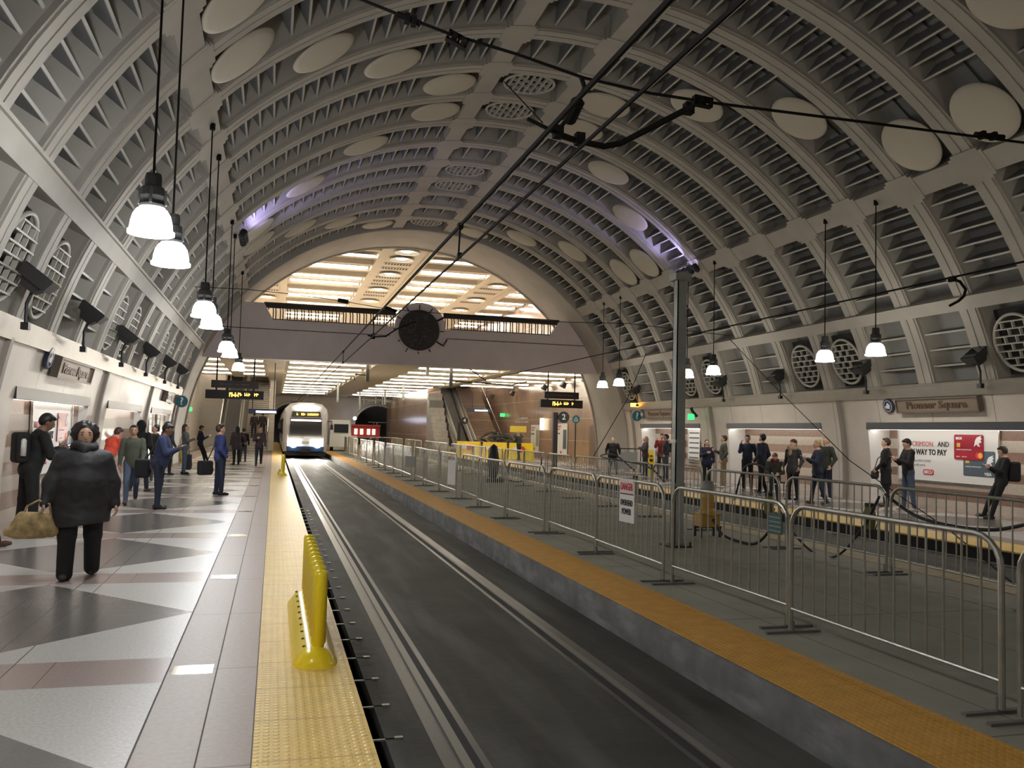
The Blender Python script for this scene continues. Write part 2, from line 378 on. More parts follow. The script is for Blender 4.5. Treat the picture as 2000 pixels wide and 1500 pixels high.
# fins inside the coffers
def bay_mesh(disc, oval):
    m = MB()
    def fin(th, r0=0.13, r1=0.50, hw=0.715, tk=0.030):
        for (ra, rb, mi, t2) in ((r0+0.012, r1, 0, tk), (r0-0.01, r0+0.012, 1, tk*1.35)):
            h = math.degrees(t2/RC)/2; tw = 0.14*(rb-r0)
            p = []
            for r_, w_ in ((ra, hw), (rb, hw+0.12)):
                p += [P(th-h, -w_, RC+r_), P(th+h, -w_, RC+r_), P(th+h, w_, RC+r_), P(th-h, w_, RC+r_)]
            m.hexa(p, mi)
    for sg in (0, 1):
        t = (lambda a: 180-a) if sg else (lambda a: a)
        for i in range(18):
            a = 45.6+2.08*i
            if disc and abs(a-disc) < 4.6: continue
            fin(t(a))
        for i in range(6): fin(t(28.6+2.08*i))
        if not oval:
            for a in (17.3, 19.6, 21.9): fin(t(a), r1=0.34)
    if not oval:
        fin(88); fin(92)
    # mid groove panel on the coffer back
    for sg in (0, 1):
        t = (lambda a: 180-a) if sg else (lambda a: a)
        for y0, y1 in ((-0.30, -0.05), (0.05, 0.30)):
            for i in range(9):
                a, b = 44+4.2*i, 44+4.2*(i+1)
                m.quad(P(t(a), y0, RC+0.47), P(t(b), y0, RC+0.47), P(t(b), y1, RC+0.47), P(t(a), y1, RC+0.47), 2)
    return m
DTH = {0: 78, 1: 78, 2: 68, 3: 57.8, 4: 47.6, 5: 47.6, 6: 57.8, 7: 68}
protoF = {}; BAYS = []
BC0 = 20.70
dd = MB(); dd.lathe([(0.0, 0.0), (0.35, 0.006), (0.58, 0.022), (0.665, 0.05), (0.675, 0.075), (0.64, 0.10), (0.0, 0.10)], n=36)
disc0 = dd.build('ceiling_disc', DISCM, smooth=True); nd = {-1: 0, 1: 0}; first = True
def grille_mesh():
    a = MB(); pts = [(0.60*math.cos(2*PI*i/40), 0.64*math.sin(2*PI*i/40), 0) for i in range(41)]
    a.tube(pts, 0.036, 8, cap=False)
    b = MB()
    for i in range(-3, 4):
        y = i*0.165; hw = 0.60*math.sqrt(max(0, 1-(y/0.64)**2))
        b.box((0, y, 0.0), (2*hw, 0.026, 0.10))
    for i in range(-4, 4):
        y = (i+0.5)*0.165
        for x in ((-0.30, 0.0, 0.30) if i % 2 == 0 else (-0.15, 0.15)):
            if (x/0.60)**2+((abs(y)+0.08)/0.64)**2 < 1.05: b.box((x, y, 0.0), (0.026, 0.165, 0.07))
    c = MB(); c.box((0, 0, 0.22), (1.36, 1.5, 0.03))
    return a, b, c
gr = empty('oval_grille', 'round cream grille', 'grille'); a, b, c = grille_mesh()
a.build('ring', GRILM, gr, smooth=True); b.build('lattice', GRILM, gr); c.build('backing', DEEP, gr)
gfirst = True; gcount = {}
for k in range(-14, 9):
    yc = BC0+BAY*k
    if yc < YN+0.9 or yc > YR: continue
    dth = DTH[k % 8]; oval = (k % 4) in (0, 1)
    key = (dth, oval)
    if key not in protoF:
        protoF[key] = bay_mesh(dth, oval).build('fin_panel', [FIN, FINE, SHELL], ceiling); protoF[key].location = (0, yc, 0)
    else:
        o = protoF[key].copy(); COL.objects.link(o); o.location = (0, yc, 0)
    if yc < 7.5: vis = False
    else: vis = True
    for sd in (-1, 1):
        if not vis: continue
        th = dth if sd > 0 else 180-dth
        o = disc0 if first else disc0.copy()
        if not first: COL.objects.link(o)
        first = False; nd[sd] += 1
        o.matrix_world = frame(P(th, yc, RC-0.05), (0, 1, 0), (math.sin(R(th)), 0, -math.cos(R(th))))
        if (o.matrix_world.to_3x3() @ Vector((0, 0, 1))).dot(Vector(P(th, 0, 1.0))-Vector((XC, 0, ZC))) < 0:
            o.matrix_world = frame(P(th, yc, RC-0.05), (0, -1, 0), (math.sin(R(th)), 0, -math.cos(R(th))))
        tag(o, 'round cream ceiling disc, %s from the front in the zigzag %s' % (ORD[nd[sd]-1], SIDE[sd]), 'ceiling disc', 'round discs on the vault')
    if oval:
        for th, nm in ((19.4, 'above the far platform wall'), (90, 'at the crown of the vault'), (160.6, 'above the near platform wall')):
            if not vis: continue
            o = gr if gfirst else None
            M = frame(P(th, yc, RC+0.10), (0, 1 if th > 45 else -1, 0), (-math.sin(R(th)), 0, math.cos(R(th))) if th < 45 else ((math.sin(R(th)), 0, -math.cos(R(th))) if th > 135 else (1, 0, 0)))
            n_ = M.to_3x3() @ Vector((0, 0, 1)); rad = Vector(P(th, 0, 1.0))-Vector((XC, 0, ZC))
            if n_.dot(rad) < 0: M = M @ Matrix.Rotation(PI, 4, 'Y')
            gcount[nm] = gcount.get(nm, 0)+1
            lab = 'round lattice grille %s, %s from the front' % (nm, ORD[gcount[nm]-1])
            if o: o.matrix_world = M; o['label'] = lab; o['group'] = 'round lattice grilles'; gfirst = False
            else: dup(gr, M=M, label=lab)
# shade behind the ovals is painted as a near-black sheet on each grille
# smooth end ring and its rim
ring = MB(); rr = RC-0.05
arc_strip(ring, rr, -3.2, 183.2, YR, YE, 90)
for i in range(90):
    a, b = -3.2+186.4*i/90, -3.2+186.4*(i+1)/90
    ring.quad(P(a, YR, rr), P(b, YR, rr), P(b, YR, RC+0.7), P(a, YR, RC+0.7))
    ring.quad(P(a, YE, rr), P(b, YE, rr), P(b, YE, RC+2.2), P(a, YE, RC+2.2))
RINGM = mat('end_ring_concrete', (0.40, 0.375, 0.345), 0.6, noise=0.10, nscale=0.9)
struct(ring.build('trim_9', RINGM, smooth=False))
for j, yy in enumerate((YE-0.06, YR+0.05)):
    m = MB(); m.tube([P(a, yy, rr) for a in np.linspace(-3.2, 183.2, 90)], 0.085 if j == 0 else 0.05, 8); struct(m.build('trim_%d' % (10+j), CONC, smooth=True))

# ---- lower walls with niches
ZN = 2.03
NY = [(14.75+7.6*k, 20.25+7.6*k) for k in range(-3, 3)]
def xw(side, z, off=0.0): return XC+side*math.sqrt((RC-off)**2-(z-ZC)**2)
NTUBEL = mat('niche_light_near', (1.0, 0.94, 0.85), emit=NICHE*0.6)
def wall(side):
    m = MB()
    zt = ZC+RC*math.sin(R(13.6)); zs = [ZN+(zt-ZN)*i/4 for i in range(5)]; zl = [0+ZN*i/6 for i in range(7)]
    for za, zb in zip(zs[:-1], zs[1:]):
        m.quad((xw(side, za), YN, za), (xw(side, za), YR, za), (xw(side, zb), YR, zb), (xw(side, zb), YN, zb), 0)
    edges = [YN] + [e for ab in NY for e in ab] + [YR]
    edges = [max(YN, e) for e in edges]
    for y0, y1 in zip(edges[0::2], edges[1::2]):
        if y1-y0 < 0.05: continue
        for za, zb in zip(zl[:-1], zl[1:]):
            m.quad((xw(side, za), y0, za), (xw(side, za), y1, za), (xw(side, zb), y1, zb), (xw(side, zb), y0, zb), 0)
        yc = (y0+y1)/2
        if y1-y0 > 1.5:
            zz = zl[:-1]+zs
            for za, zb in zip(zz[:-1], zz[1:]):
                m.hexa([(xw(side, za), yc-0.10, za), (xw(side, za), yc+0.10, za), (xw(side, za, 0.07), yc+0.07, za), (xw(side, za, 0.07), yc-0.07, za),
                        (xw(side, zb), yc-0.10, zb), (xw(side, zb), yc+0.10, zb), (xw(side, zb, 0.07), yc+0.07, zb), (xw(side, zb, 0.07), yc-0.07, zb)], 4)
    xb = XC+side*(10.52 if side > 0 else 10.0)
    for y0, y1 in NY:
        y0 = max(y0, YN)
        if y1 < YN+0.2: continue
        for ye in (y0, y1):   # reveals
            for za, zb in zip(zl[:-1], zl[1:]): m.quad((xw(side, za), ye, za), (xb, ye, za), (xb, ye, zb), (xw(side, zb), ye, zb), 3)
        m.quad((xw(side, ZN), y0, ZN), (xb, y0, ZN), (xb, y1, ZN), (xw(side, ZN), y1, ZN), 3)
        z = 0.0; i = 0
        for zb in (0.22, 0.50, 0.75, 0.97, 1.21, 1.47, 1.74, ZN):
            m.quad((xb, y0, z), (xb, y1, z), (xb, y1, zb), (xb, y0, zb), 2 if i % 2 == 0 else 1)
            z = zb; i += 1
        # lit stone bench ledge low in the niche
    o = m.build('wall_right' if side > 0 else 'wall_left', [WALLP, ST_B, ST_L, WHITE, mat('pilaster_rib', (0.30, 0.26, 0.22), 0.5)])
    struct(o)
    for i, (y0, y1) in enumerate(NY):
        y0 = max(y0, YN)
        if y1 < YN+0.2: continue
        m = MB(); x0 = xw(side, ZN+0.03)
        m.bb(x0-side*0.03, x0+side*0.10, y0-0.02, y1+0.02, ZN-0.06, ZN+0.13)
        f = struct(m.build('trim_%d' % (20+i+(10 if side > 0 else 0)), FASC))
        lt = MB(); lt.bb(x0+side*(0.16 if side > 0 else 0.08), x0+side*(0.26 if side > 0 else 0.14), y0+0.05, y1-0.05, ZN-0.06, ZN-0.01)
        if y1 > 9: tag(lt.build('niche_light', NTUBE if side > 0 else NTUBEL), 'white tube light under the dark fascia of the %s niche %s' % (ORD[sum(1 for a in NY[:i] if a[1] > 9)], SIDE[side]), 'light', 'tube lights in the wall niches')
        else: lt.build('niche_light', NTUBE, o)
    tr = MB()
    for a, b, r0 in ((13.2, 14.75, -0.07), (14.75, 15.1, -0.03)):
        p, q = (a, b) if side > 0 else (180-b, 180-a)
        tr.hexa([P(p, YN, RC+r0), P(q, YN, RC+r0), P(q, YR, RC+r0), P(p, YR, RC+r0), P(p, YN, RC+0.2), P(q, YN, RC+0.2), P(q, YR, RC+0.2), P(p, YR, RC+0.2)])
    struct(tr.build('trim_%d' % (12 if side > 0 else 13), TRIMM))
wall(1); wall(-1)

# ---- the hall beyond the arch
XL, XR = -4.7, 16.55
HT = 10.5
m = MB(); m.quad((XR, YE, -0.5), (XR, 120, -0.5), (XR, 120, HT), (XR, YE, HT)); struct(m.build('wall_right', BROWN))
m = MB(); m.quad((XL, YE, -0.5), (XL, 120, -0.5), (XL, 120, HT), (XL, YE, HT)); struct(m.build('wall_left', LIGHTW))
# end wall with two arched tunnel mouths
YW = 88.0
def mouth(x, c, hw=2.35, sp=1.9, top=4.05):
    d = abs(x-c)
    return None if d >= hw else sp+(top-sp)*math.sqrt(1-(d/hw)**2)
m = MB(); xs = sorted(set(np.round(np.concatenate([np.linspace(XL, XR, 20), np.linspace(1.8-2.35, 1.8+2.35, 31), np.linspace(10.1-2.35, 10.1+2.35, 31)]), 4)))
for a, b in zip(xs[:-1], xs[1:]):
    mid = (a+b)/2; c = 1.8 if abs(mid-1.8) < 2.35 else (10.1 if abs(mid-10.1) < 2.35 else None)
    if c is None: m.quad((a, YW, -0.5), (b, YW, -0.5), (b, YW, HT), (a, YW, HT))
    else: m.quad((a, YW, mouth(a, c) or 1.9), (b, YW, mouth(b, c) or 1.9), (b, YW, HT), (a, YW, HT)); 
for c in (1.8, 10.1):
    for sx in (-1, 1): m.quad((c+sx*2.35, YW, -0.5), (c+sx*2.35, YW+0.01, -0.5), (c+sx*2.35, YW+0.01, 1.9), (c+sx*2.35, YW, 1.9))
struct(m.build('wall_back', mat('end_wall', (0.36, 0.32, 0.28), 0.6, noise=0.1, nscale=1)))
TUN = mat('tunnel_lining', (0.14, 0.13, 0.12), 0.6, noise=0.15, nscale=1)
for j, c in enumerate((1.8, 10.1)):
    m = MB(); pr = [(c-2.35, -0.5), (c-2.35, 1.9)] + [(c+2.35*math.cos(a), 1.9+2.15*math.sin(a)) for a in np.linspace(PI, 0, 24)][1:-1] + [(c+2.35, 1.9), (c+2.35, -0.5)]
    for (x0, z0), (x1, z1) in zip(pr[:-1], pr[1:]): m.quad((x0, YW, z0), (x1, YW, z1), (x1, 118, z1), (x0, 118, z0))
    m.quad((c-2.4, 118, -0.5), (c+2.4, 118, -0.5), (c+2.4, 118, 4.1), (c-2.4, 118, 4.1))
    struct(m.build('wall_tunnel', TUN))
    m = MB(); m.tube([(x, YW-0.05, z) for x, z in pr], 0.14, 8); struct(m.build('trim_%d' % (40+j), CONC, smooth=True))
# floor past the platforms' end between the tracks is covered by the slabs; mezzanine slab
ZM = 4.75
m = MB()
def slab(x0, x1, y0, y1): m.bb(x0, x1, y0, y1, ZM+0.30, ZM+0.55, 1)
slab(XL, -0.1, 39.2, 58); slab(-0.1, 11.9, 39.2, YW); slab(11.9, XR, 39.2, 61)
for x0, x1 in ((-0.45, 0.45), (4.7, 6.9)): m.bb(x0, x1, 39.2, YW, ZM, ZM+0.3, 0)
m.bb(11.5, 12.3, 39.2, 62, ZM, ZM+0.3, 0); m.bb(-2.6, -1.9, 39.2, 58, ZM, ZM+0.3, 0)
for y in (42.6, 45.9, 49.6, 53.4, 57.1, 61.2, 66.0, 70.8, 75.5, 80.5, 85.5):
    m.bb(0.45, 4.7, y-0.14, y+0.14, ZM+0.04, ZM+0.3, 0); m.bb(6.9, 11.5, y-0.14, y+0.14, ZM+0.04, ZM+0.3, 0)
    if y < 58: m.bb(XL, -0.45, y-0.14, y+0.14, ZM+0.04, ZM+0.3, 0)
    if y < 61: m.bb(12.3, XR, y-0.14, y+0.14, ZM+0.04, ZM+0.3, 0)
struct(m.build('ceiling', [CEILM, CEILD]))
# upper hall ceiling
ZU = 10.42
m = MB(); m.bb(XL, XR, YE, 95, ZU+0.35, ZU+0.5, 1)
for x0, x1 in ((-2.2, -1.75), (0.05, 0.45), (4.8, 5.15), (7.15, 7.5), (11.45, 11.8), (13.8, 14.15)): m.bb(x0, x1, YE, 95, ZU, ZU+0.35, 0)
for y in np.arange(42.6, 94, 1.95):
    for x0, x1 in ((XL, -2.2), (0.45, 4.8), (7.5, 11.45), (14.15, XR)): m.bb(x0, x1, y-0.22, y+0.22, ZU+0.03, ZU+0.35, 0)
for x0, x1 in ((-1.75, 0.05), (5.15, 7.15), (11.8, 13.8)): m.bb(x0, x1, YE, 95, ZU+0.12, ZU+0.35, 0)
struct(m.build('ceiling', [CEILM, CEILD]))
tb = {}
TUBELO = mat('tube_light_low', (1.0, 0.90, 0.72), emit=TUBE*0.85)
def tube_light(x0, x1, y, z, grp, lab, key, hh=0.05):
    L_ = x1-x0
    if key not in tb:
        q = MB(); wd = 0.13 if z < 6 else 0.26; q.box((0, 0, -0.02), (L_, wd, 0.07)); q.hexa([(-L_/2-.02, -wd*1.1, 0.012), (L_/2+.02, -wd*1.1, 0.012), (L_/2+.02, wd*1.1, 0.012), (-L_/2-.02, wd*1.1, 0.012), (-L_/2-.02, -wd*.5, 0.05), (L_/2+.02, -wd*.5, 0.05), (L_/2+.02, wd*.5, 0.05), (-L_/2-.02, wd*.5, 0.05)], 1); o = q.build('tube_light', [TUBEM if z > 6 else TUBELO, CEILM]); tb[key] = o  # opaque cover on each tube, added to keep its light off the ceiling
    else: o = tb[key].copy(); COL.objects.link(o)
    o.location = ((x0+x1)/2, y, z); tag(o, lab, 'light', grp)
rowsL = [41.4, 44.0, 47.7, 51.5, 55.2, 59.0, 63.5, 68.5, 73.0, 78.0, 83.0]
for i, y in enumerate(rowsL):
    for nm, x0, x1, ymax in (('over the train track', 0.65, 4.5, 90), ('over the empty track', 7.1, 11.3, 90), ('over the near platform', -4.5, -0.65, 57), ('over the far platform', 12.5, 16.3, 60)):
        if y > ymax-0.5: continue
        tube_light(x0, x1, y, ZM+0.09, 'tube lights under the bridge deck', 'tube light %s, under the deck, %s from the bridge' % (nm, ORD[i]), nm)
for i, y in enumerate((44.3, 47.6, 51.2, 53.2, 57.0, 59.2, 62.8, 65.0, 68.7, 70.9, 74.6, 76.8, 80.4, 82.6, 86.2, 88.4)):
    for nm, x0, x1 in (('over the near side', -4.4, -2.35), ('above the train', 0.6, 4.65), ('between the two downlight rows', 7.65, 11.3), ('along the brown wall', 14.3, 16.3)):
        tube_light(x0, x1, y, ZU+0.10, 'tube lights of the upper hall', 'strip light of the upper hall %s, %s from the arch' % (nm, ORD[i]), nm+'u')
i = 0
dl = empty('downlight', 'x', 'downlight')
q = MB(); q.lathe([(0.62, 0.0), (0.66, 0.03), (0.60, 0.05), (0.40, 0.14)], n=28); q.build('reflector', WHITE, dl, smooth=True)
q = MB(); q.lathe([(0.30, 0.10), (0.24, 0.05), (0.10, 0.03), (0.0, 0.028)], n=20); q.build('lens', DOWNL, dl, smooth=True)
rowsD = [('in the middle row', 6.05, (42.3, 44.2, 48.8, 54.4, 59.6)), ('in the row by the wall', 12.75, (50.2, 56.0, 61.2)), ("in the near row", -0.8, (54.0, 60.7))]
f1 = True
for nm, x, ys in rowsD:
    for j, y in enumerate(ys):
        lab = 'round downlight %s of the upper hall, %s from the arch' % (nm, ORD[j])
        if f1: o = dl; o['label'] = lab; o['group'] = 'round downlights'; f1 = False
        else: o = dup(dl, label=lab)
        o.location = (x, y, ZU-0.02)
# dark slotted vents between the downlights
vent = MB()
vent.box((0, 0, 0), (1.5, 0.55, 0.02), mi=0)
for a in range(9): 
    for b in range(2): vent.box((-0.64+a*0.16, -0.12+b*0.24, -0.012), (0.10, 0.17, 0.01), mi=1)
v0 = vent.build('slotted_vent', [CEILM, DEEP]); f1 = True; nv = 0
for nm, x, ys in (('in the middle row', 6.1, (46.0, 47.3, 50.3, 51.6, 52.8, 56.2, 57.5)), ('in the row by the wall', 12.75, (51.8, 53.6, 57.8)), ("in the near row", -0.8, (56.0, 58.0))):
    for j, y in enumerate(ys):
        o = v0 if f1 else v0.copy()
        if not f1: COL.objects.link(o)
        f1 = False; o.location = (x, y, ZU+0.10); tag(o, 'slotted vent %s of the upper hall, %s from the arch' % (nm, ORD[j]), 'vent', 'slotted ceiling vents')
# bridge front with a long notch for the railing
YB = 38.9
def arc_x(z, sd): return XC+sd*math.sqrt(rr*rr-(z-ZC)**2)
m = MB(); Z0, Z1, Z2 = 4.68, 6.30, 7.02
def pan(pts, y0=YB, y1=YB+0.32):
    M = Matrix(((1, 0, 0, 0), (0, 0, 1, y0), (0, 1, 0, 0), (0, 0, 0, 1)))
    m.prism(pts, y1-y0, M)
pan([(arc_x(z, -1)-0.02, z) for z in np.linspace(Z1, Z0, 5)] + [(arc_x(z, 1)+0.02, z) for z in np.linspace(Z0, Z1, 5)])
pan([(arc_x(Z2, -1)-0.02, Z2), (arc_x(Z1, -1)-0.02, Z1), (-0.22, Z1), (-0.62, Z2)]); pan([(12.55, Z1), (arc_x(Z1, 1)+0.02, Z1), (arc_x(Z2, 1)+0.02, Z2), (12.98, Z2)])
m.bb(XL+0.6, XR-0.6, YB-0.03, YB+0.4, Z0-0.12, Z0+0.02)
for x0, x1 in ((-2.9, 4.9), (7.5, 14.9)): m.bb(x0, x1, YB-0.02, YB, 5.86, 5.885, 1)
struct(m.build('wall_bridge', [BRIDGE, WIRE]))
m = MB(); m.bb(-3.4, 15.3, YB+0.3, YW, 5.30, 5.45); struct(m.build('floor', LIGHTW))
# ---- side blocks, stairs
m = MB(); m.bb(11.05, 12.05, 64, YW, -0.2, ZM+0.3); struct(m.build('wall_block', BROWN))
m = MB(); m.bb(-0.34, 0.02, 59.5, 60.2, -0.2, ZM+0.3); struct(m.build('wall_pier', LIGHTW))

# ================================================================ THINGS
# ---- pendant lamps
DOME_L = mat('lamp_glass_bright', (0.97, 0.985, 1.0), emit=LAMP_L)
DOME_R = mat('lamp_glass', (1.0, 0.95, 0.85), emit=LAMP_R)
def pendant(dm, rodlen):
    t = empty('pendant_lamp', 'x', 'pendant lamp')
    q = MB(); q.tube([(0, 0, 0.42), (0, 0, rodlen)], 0.013, 8); q.tube([(0, 0, rodlen-0.12), (0, 0, rodlen)], 0.05, 8); q.build('rod', WIRE, t)
    q = MB(); q.lathe([(0.0, 0.46), (0.075, 0.46), (0.085, 0.42), (0.085, 0.33), (0.115, 0.31), (0.125, 0.22), (0.105, 0.14), (0.13, 0.13), (0.13, 0.10), (0.0, 0.10)], n=16); 
    for a in range(4):
        A = a*PI/2; q.box((0.125*math.cos(A), 0.125*math.sin(A), 0.21), (0.03, 0.03, 0.16), Matrix.Rotation(A, 3, 'Z'))
    q.build('ballast_housing', FLOODM, t, smooth=False)
    q = MB(); q.lathe([(0.105, 0.10), (0.15, 0.075), (0.185, 0.02), (0.205, -0.06), (0.215, -0.15)], n=28); q.build('glass_dome', dm, t, smooth=True)
    ld = bpy.data.lights.new('lamp_downlight', 'SPOT'); ld.energy = DOWN_L if dm is DOME_L else DOWN_R; ld.color = (1.0, 0.96, 0.90); ld.spot_size = R(165); ld.spot_blend = 0.5; ld.shadow_soft_size = 0.16
    lo = bpy.data.objects.new('lamp_downlight', ld); COL.objects.link(lo); lo.parent = t; lo.location = (0, 0, -0.17)
    q = MB(); q.lathe([(0.215, -0.145), (0.232, -0.15), (0.232, -0.18), (0.212, -0.18)], n=28); q.build('rim', dm, t, smooth=True)
    return t
RODL = 3.45
for sd, x, ys, dm in ((-1, -1.32, (1.8, 3.7, 9.6, 11.4, 16.7, 18.6, 24.5, 26.3, 32.6), DOME_L), (1, 13.28, (9.2, 11.1, 16.8, 18.7, 24.4, 26.2, 32.1, 33.9), DOME_R)):
    p0 = pendant(dm, RODL); f1 = True; c = 0
    for y in ys:
        if y > 5 and not (sd > 0 and y < 14): c += 1; lab = 'glowing glass pendant lamp, %s from the front in the row %s' % (ORD[c-1], SIDE[sd])
        else: lab = 'pendant lamp hanging above and behind the photographer'
        o = p0 if f1 else dup(p0)
        f1 = False; o.location = (x, y, 3.80); o['label'] = lab; o['group'] = 'pendant lamps'
# ---- flood lights on bracket arms above the trim
def flood(sd):
    t = empty('flood_light', 'x', 'flood light')
    q = MB(); q.tube([(0, 0, -0.62), (0.0, 0, -0.30), (-sd*0.10, 0, -0.02)], 0.025, 8); q.box((0, 0, -0.62), (0.10, 0.12, 0.10)); q.build('arm', BLK, t)
    q = MB(); w_, h_, d_ = 0.30, 0.17, 0.34
    Mx = Matrix.Rotation(-sd*R(38), 3, 'Y') @ Matrix.Scale(0.80, 3)
    def T(p): return Mx @ Vector(p) + Vector((-sd*0.12, 0, 0.05))
    q.hexa([T(p) for p in ((-0.26, -0.20, -0.10), (0.26, -0.20, -0.10), (0.26, 0.20, -0.10), (-0.26, 0.20, -0.10), (-0.30, -0.26, 0.12), (0.30, -0.26, 0.12), (0.30, 0.26, 0.12), (-0.30, 0.26, 0.12))])
    q.hexa([T(p) for p in ((-0.12, -0.12, -0.24), (0.14, -0.12, -0.24), (0.14, 0.12, -0.24), (-0.12, 0.12, -0.24), (-0.2, -0.16, -0.10), (0.2, -0.16, -0.10), (0.2, 0.16, -0.10), (-0.2, 0.16, -0.10))])
    q.build('housing', FLOODM, t)
    q = MB(); q.hexa([T(p) for p in ((-0.28, -0.24, 0.12), (0.28, -0.24, 0.12), (0.28, 0.24, 0.12), (-0.28, 0.24, 0.12), (-0.28, -0.24, 0.14), (0.28, -0.24, 0.14), (0.28, 0.24, 0.14), (-0.28, 0.24, 0.14))]); q.build('lens', GLASS_D, t)
    return t
for sd, ys in ((-1, (13.4, 17.2, 21.3, 25.2, 29.4, 33.3)), (1, (15.86, 19.75, 23.83, 27.4, 34.9))):
    p0 = flood(sd); f1 = True
    for j, y in enumerate(ys):
        o = p0 if f1 else dup(p0)
        f1 = False; o.location = (xw(sd, 3.5)-sd*0.10, y, 3.58)
        o['label'] = 'dark flood light on an arm %s, %s from the front' % (SIDE[sd], ORD[j]); o['group'] = 'flood lights above the steel trim'
# ---- spot clusters with violet light on the long beams
VIOL = mat('violet_lens', (0.62, 0.55, 1.0), emit=14)
for sd, y, th in ((1, 25.7, 43.0), (-1, 26.4, 136.6)):
    t = empty('spot_cluster', 'cluster of black spot lights throwing violet light on the vault %s' % SIDE[sd], 'spot light')
    base = Vector(P(th, y, RC-0.16))
    q = MB(); q.tube([base+Vector((0, -0.55, 0)), base+Vector((0, 0.75, 0))], 0.03, 8); q.box(base+Vector((0, 0.1, 0.07)), (0.12, 0.2, 0.16)); q.build('rail', BLK, t)
    for j, dy in enumerate((-0.5, -0.12, 0.28, 0.62)):
        q = MB(); a = base+Vector((-sd*0.05, dy, -0.05)); d = Vector((-sd*0.25, 0.4, 0.6)).normalized()
        q.tube([a-d*0.16, a-d*0.10, a+d*0.12], [0.05, 0.095, 0.105], 12)
        h = q.build('spot_head', BLK, t); q = MB(); q.tube([a+d*0.121, a+d*0.125], 0.085, 12); q.build('lens', VIOL, h)
    ld = bpy.data.lights.new('violet_spot', 'SPOT'); ld.energy = 160; ld.color = (0.5, 0.45, 1.0); ld.spot_size = R(105); ld.spot_blend = 0.6; ld.shadow_soft_size = 0.05
    lo = bpy.data.objects.new('violet_spot', ld); COL.objects.link(lo); lo.location = base+Vector((-sd*0.30, 0.15, -0.10))
    tgt = Vector(P(th+sd*9, y+0.6, RC)); lo.rotation_euler = (tgt-lo.location).to_track_quat('-Z', 'Y').to_euler()
# ---- overhead wires and their fittings
def thing(name, mb, mm, lab, cat, group=None, smooth=False): return tag(mb.build(name, mm, smooth=smooth), lab, cat, group)
q = MB(); q.tube([(1.8, YN, 3.80), (1.8, 86, 3.80)], 0.020, 6); thing('overhead_wire', q, WIRE, 'upper overhead wire above the train track', 'wire')
q = MB(); q.tube([(1.8, YN, 3.46), (1.8, 86, 3.46)], 0.013, 6); thing('overhead_wire', q, WIRE, 'lower contact wire above the train track', 'wire')
q = MB(); q.tube([(10.05, YN, 4.22), (10.05, 86, 4.22)], 0.016, 6); thing('overhead_wire', q, WIRE, 'upper overhead wire above the empty track', 'wire')
for j, y in enumerate((8.75, 16.8, 24.5)):
    q = MB(); q.tube([(1.8, y, 3.80), (1.8, y+0.05, 3.46)], 0.010, 6); q.box((1.8, y, 3.79), (0.05, 0.10, 0.06)); q.box((1.8, y, 3.48), (0.04, 0.08, 0.05))
    thing('wire_dropper', q, WIRE, 'thin dropper linking the two wires above the train track, %s from the front' % ORD[j], 'wire', 'wire droppers')
def unp(px, py, Y):
    c = Vector(((px-1000)/FPX, -(py-750)/FPX, -1)); d = Matrix(cam_rows) @ c; s = Y/d.y; return Vector((d.x*s, Y, EYE+d.z*s))
SY = 5.75
def span(pts, r, Y): 
    q = MB(); q.tube([unp(x, y, Y) for x, y in pts], r, 6); return q
q = span([(560, -60), (770, 25), (875, 65), (1010, 106), (1140, 152), (1270, 182), (1385, 200), (1700, 240), (2150, 298)], 0.011, SY)
thing('span_wire', q, WIRE, 'thin wire crossing the vault above the train track near the front', 'wire')
for j, (a, b, cs) in enumerate((((775, 27), (822, 47), ((795, 36), (808, 42))), ((1905, 262), (1960, 268), ((1918, 264), (1940, 266))))):
    q = MB(); q.tube([unp(*a, SY), unp(*b, SY)], 0.022, 8)
    for a in cs: c = unp(*a, SY); q.box(c, (0.035, 0.06, 0.06))
    thing('wire_tensioner', q, WIRE, ['dark turnbuckle on the crossing wire beside the double plate clamp', 'dark turnbuckle on the crossing wire over the far platform discs'][j], 'tensioner')
def shackle(px, py, Y, ang, lab):
    t = empty('wire_clamp', lab, 'clamp'); c = unp(px, py, Y)
    Mr = Matrix.Rotation(R(ang), 3, 'Y')
    q = MB()
    for s_ in (-1, 1): q.box(c+Mr @ Vector((0, 0, s_*0.030)), (0.15, 0.05, 0.014), Mr)
    for s_ in (-1, 0.15, 1): q.box(c+Mr @ Vector((s_*0.068, 0, 0)), (0.018, 0.05, 0.07), Mr)
    q.build('body', WIRE, t); q = MB(); q.tube([c+Mr @ Vector((-0.025, -0.04, 0)), c+Mr @ Vector((-0.025, 0.04, 0))], 0.022, 10); q.build('bolt', WIRE, t); return t
shackle(893, 78, SY, 22, 'double plate clamp hanging on the crossing wire, beside the turnbuckle')
shackle(1372, 199, SY, 4, 'double plate clamp at the upper end of the bent registration arm')
q = MB(); q.tube([unp(1135, 150, SY), unp(1142, 172, SY), unp(1130, 195, SY), unp(1118, 222, SY+0.2)], 0.018, 8)
q.tube([unp(1128, 200, SY), unp(1112, 232, SY+0.2)], [0.05, 0.055], 10)
for t_ in (0.15, 0.4, 0.65, 0.9): c = unp(1128, 200, SY).lerp(unp(1112, 232, SY+0.2), t_); q.box(c, (0.09, 0.10, 0.02))
q.tube([unp(1118, 222, SY+0.2), unp(1088, 255, SY+0.3)], 0.016, 8)
thing('insulator', q, WIRE, 'dark ribbed insulator hanging between the crossing wire and the bent arm', 'insulator')
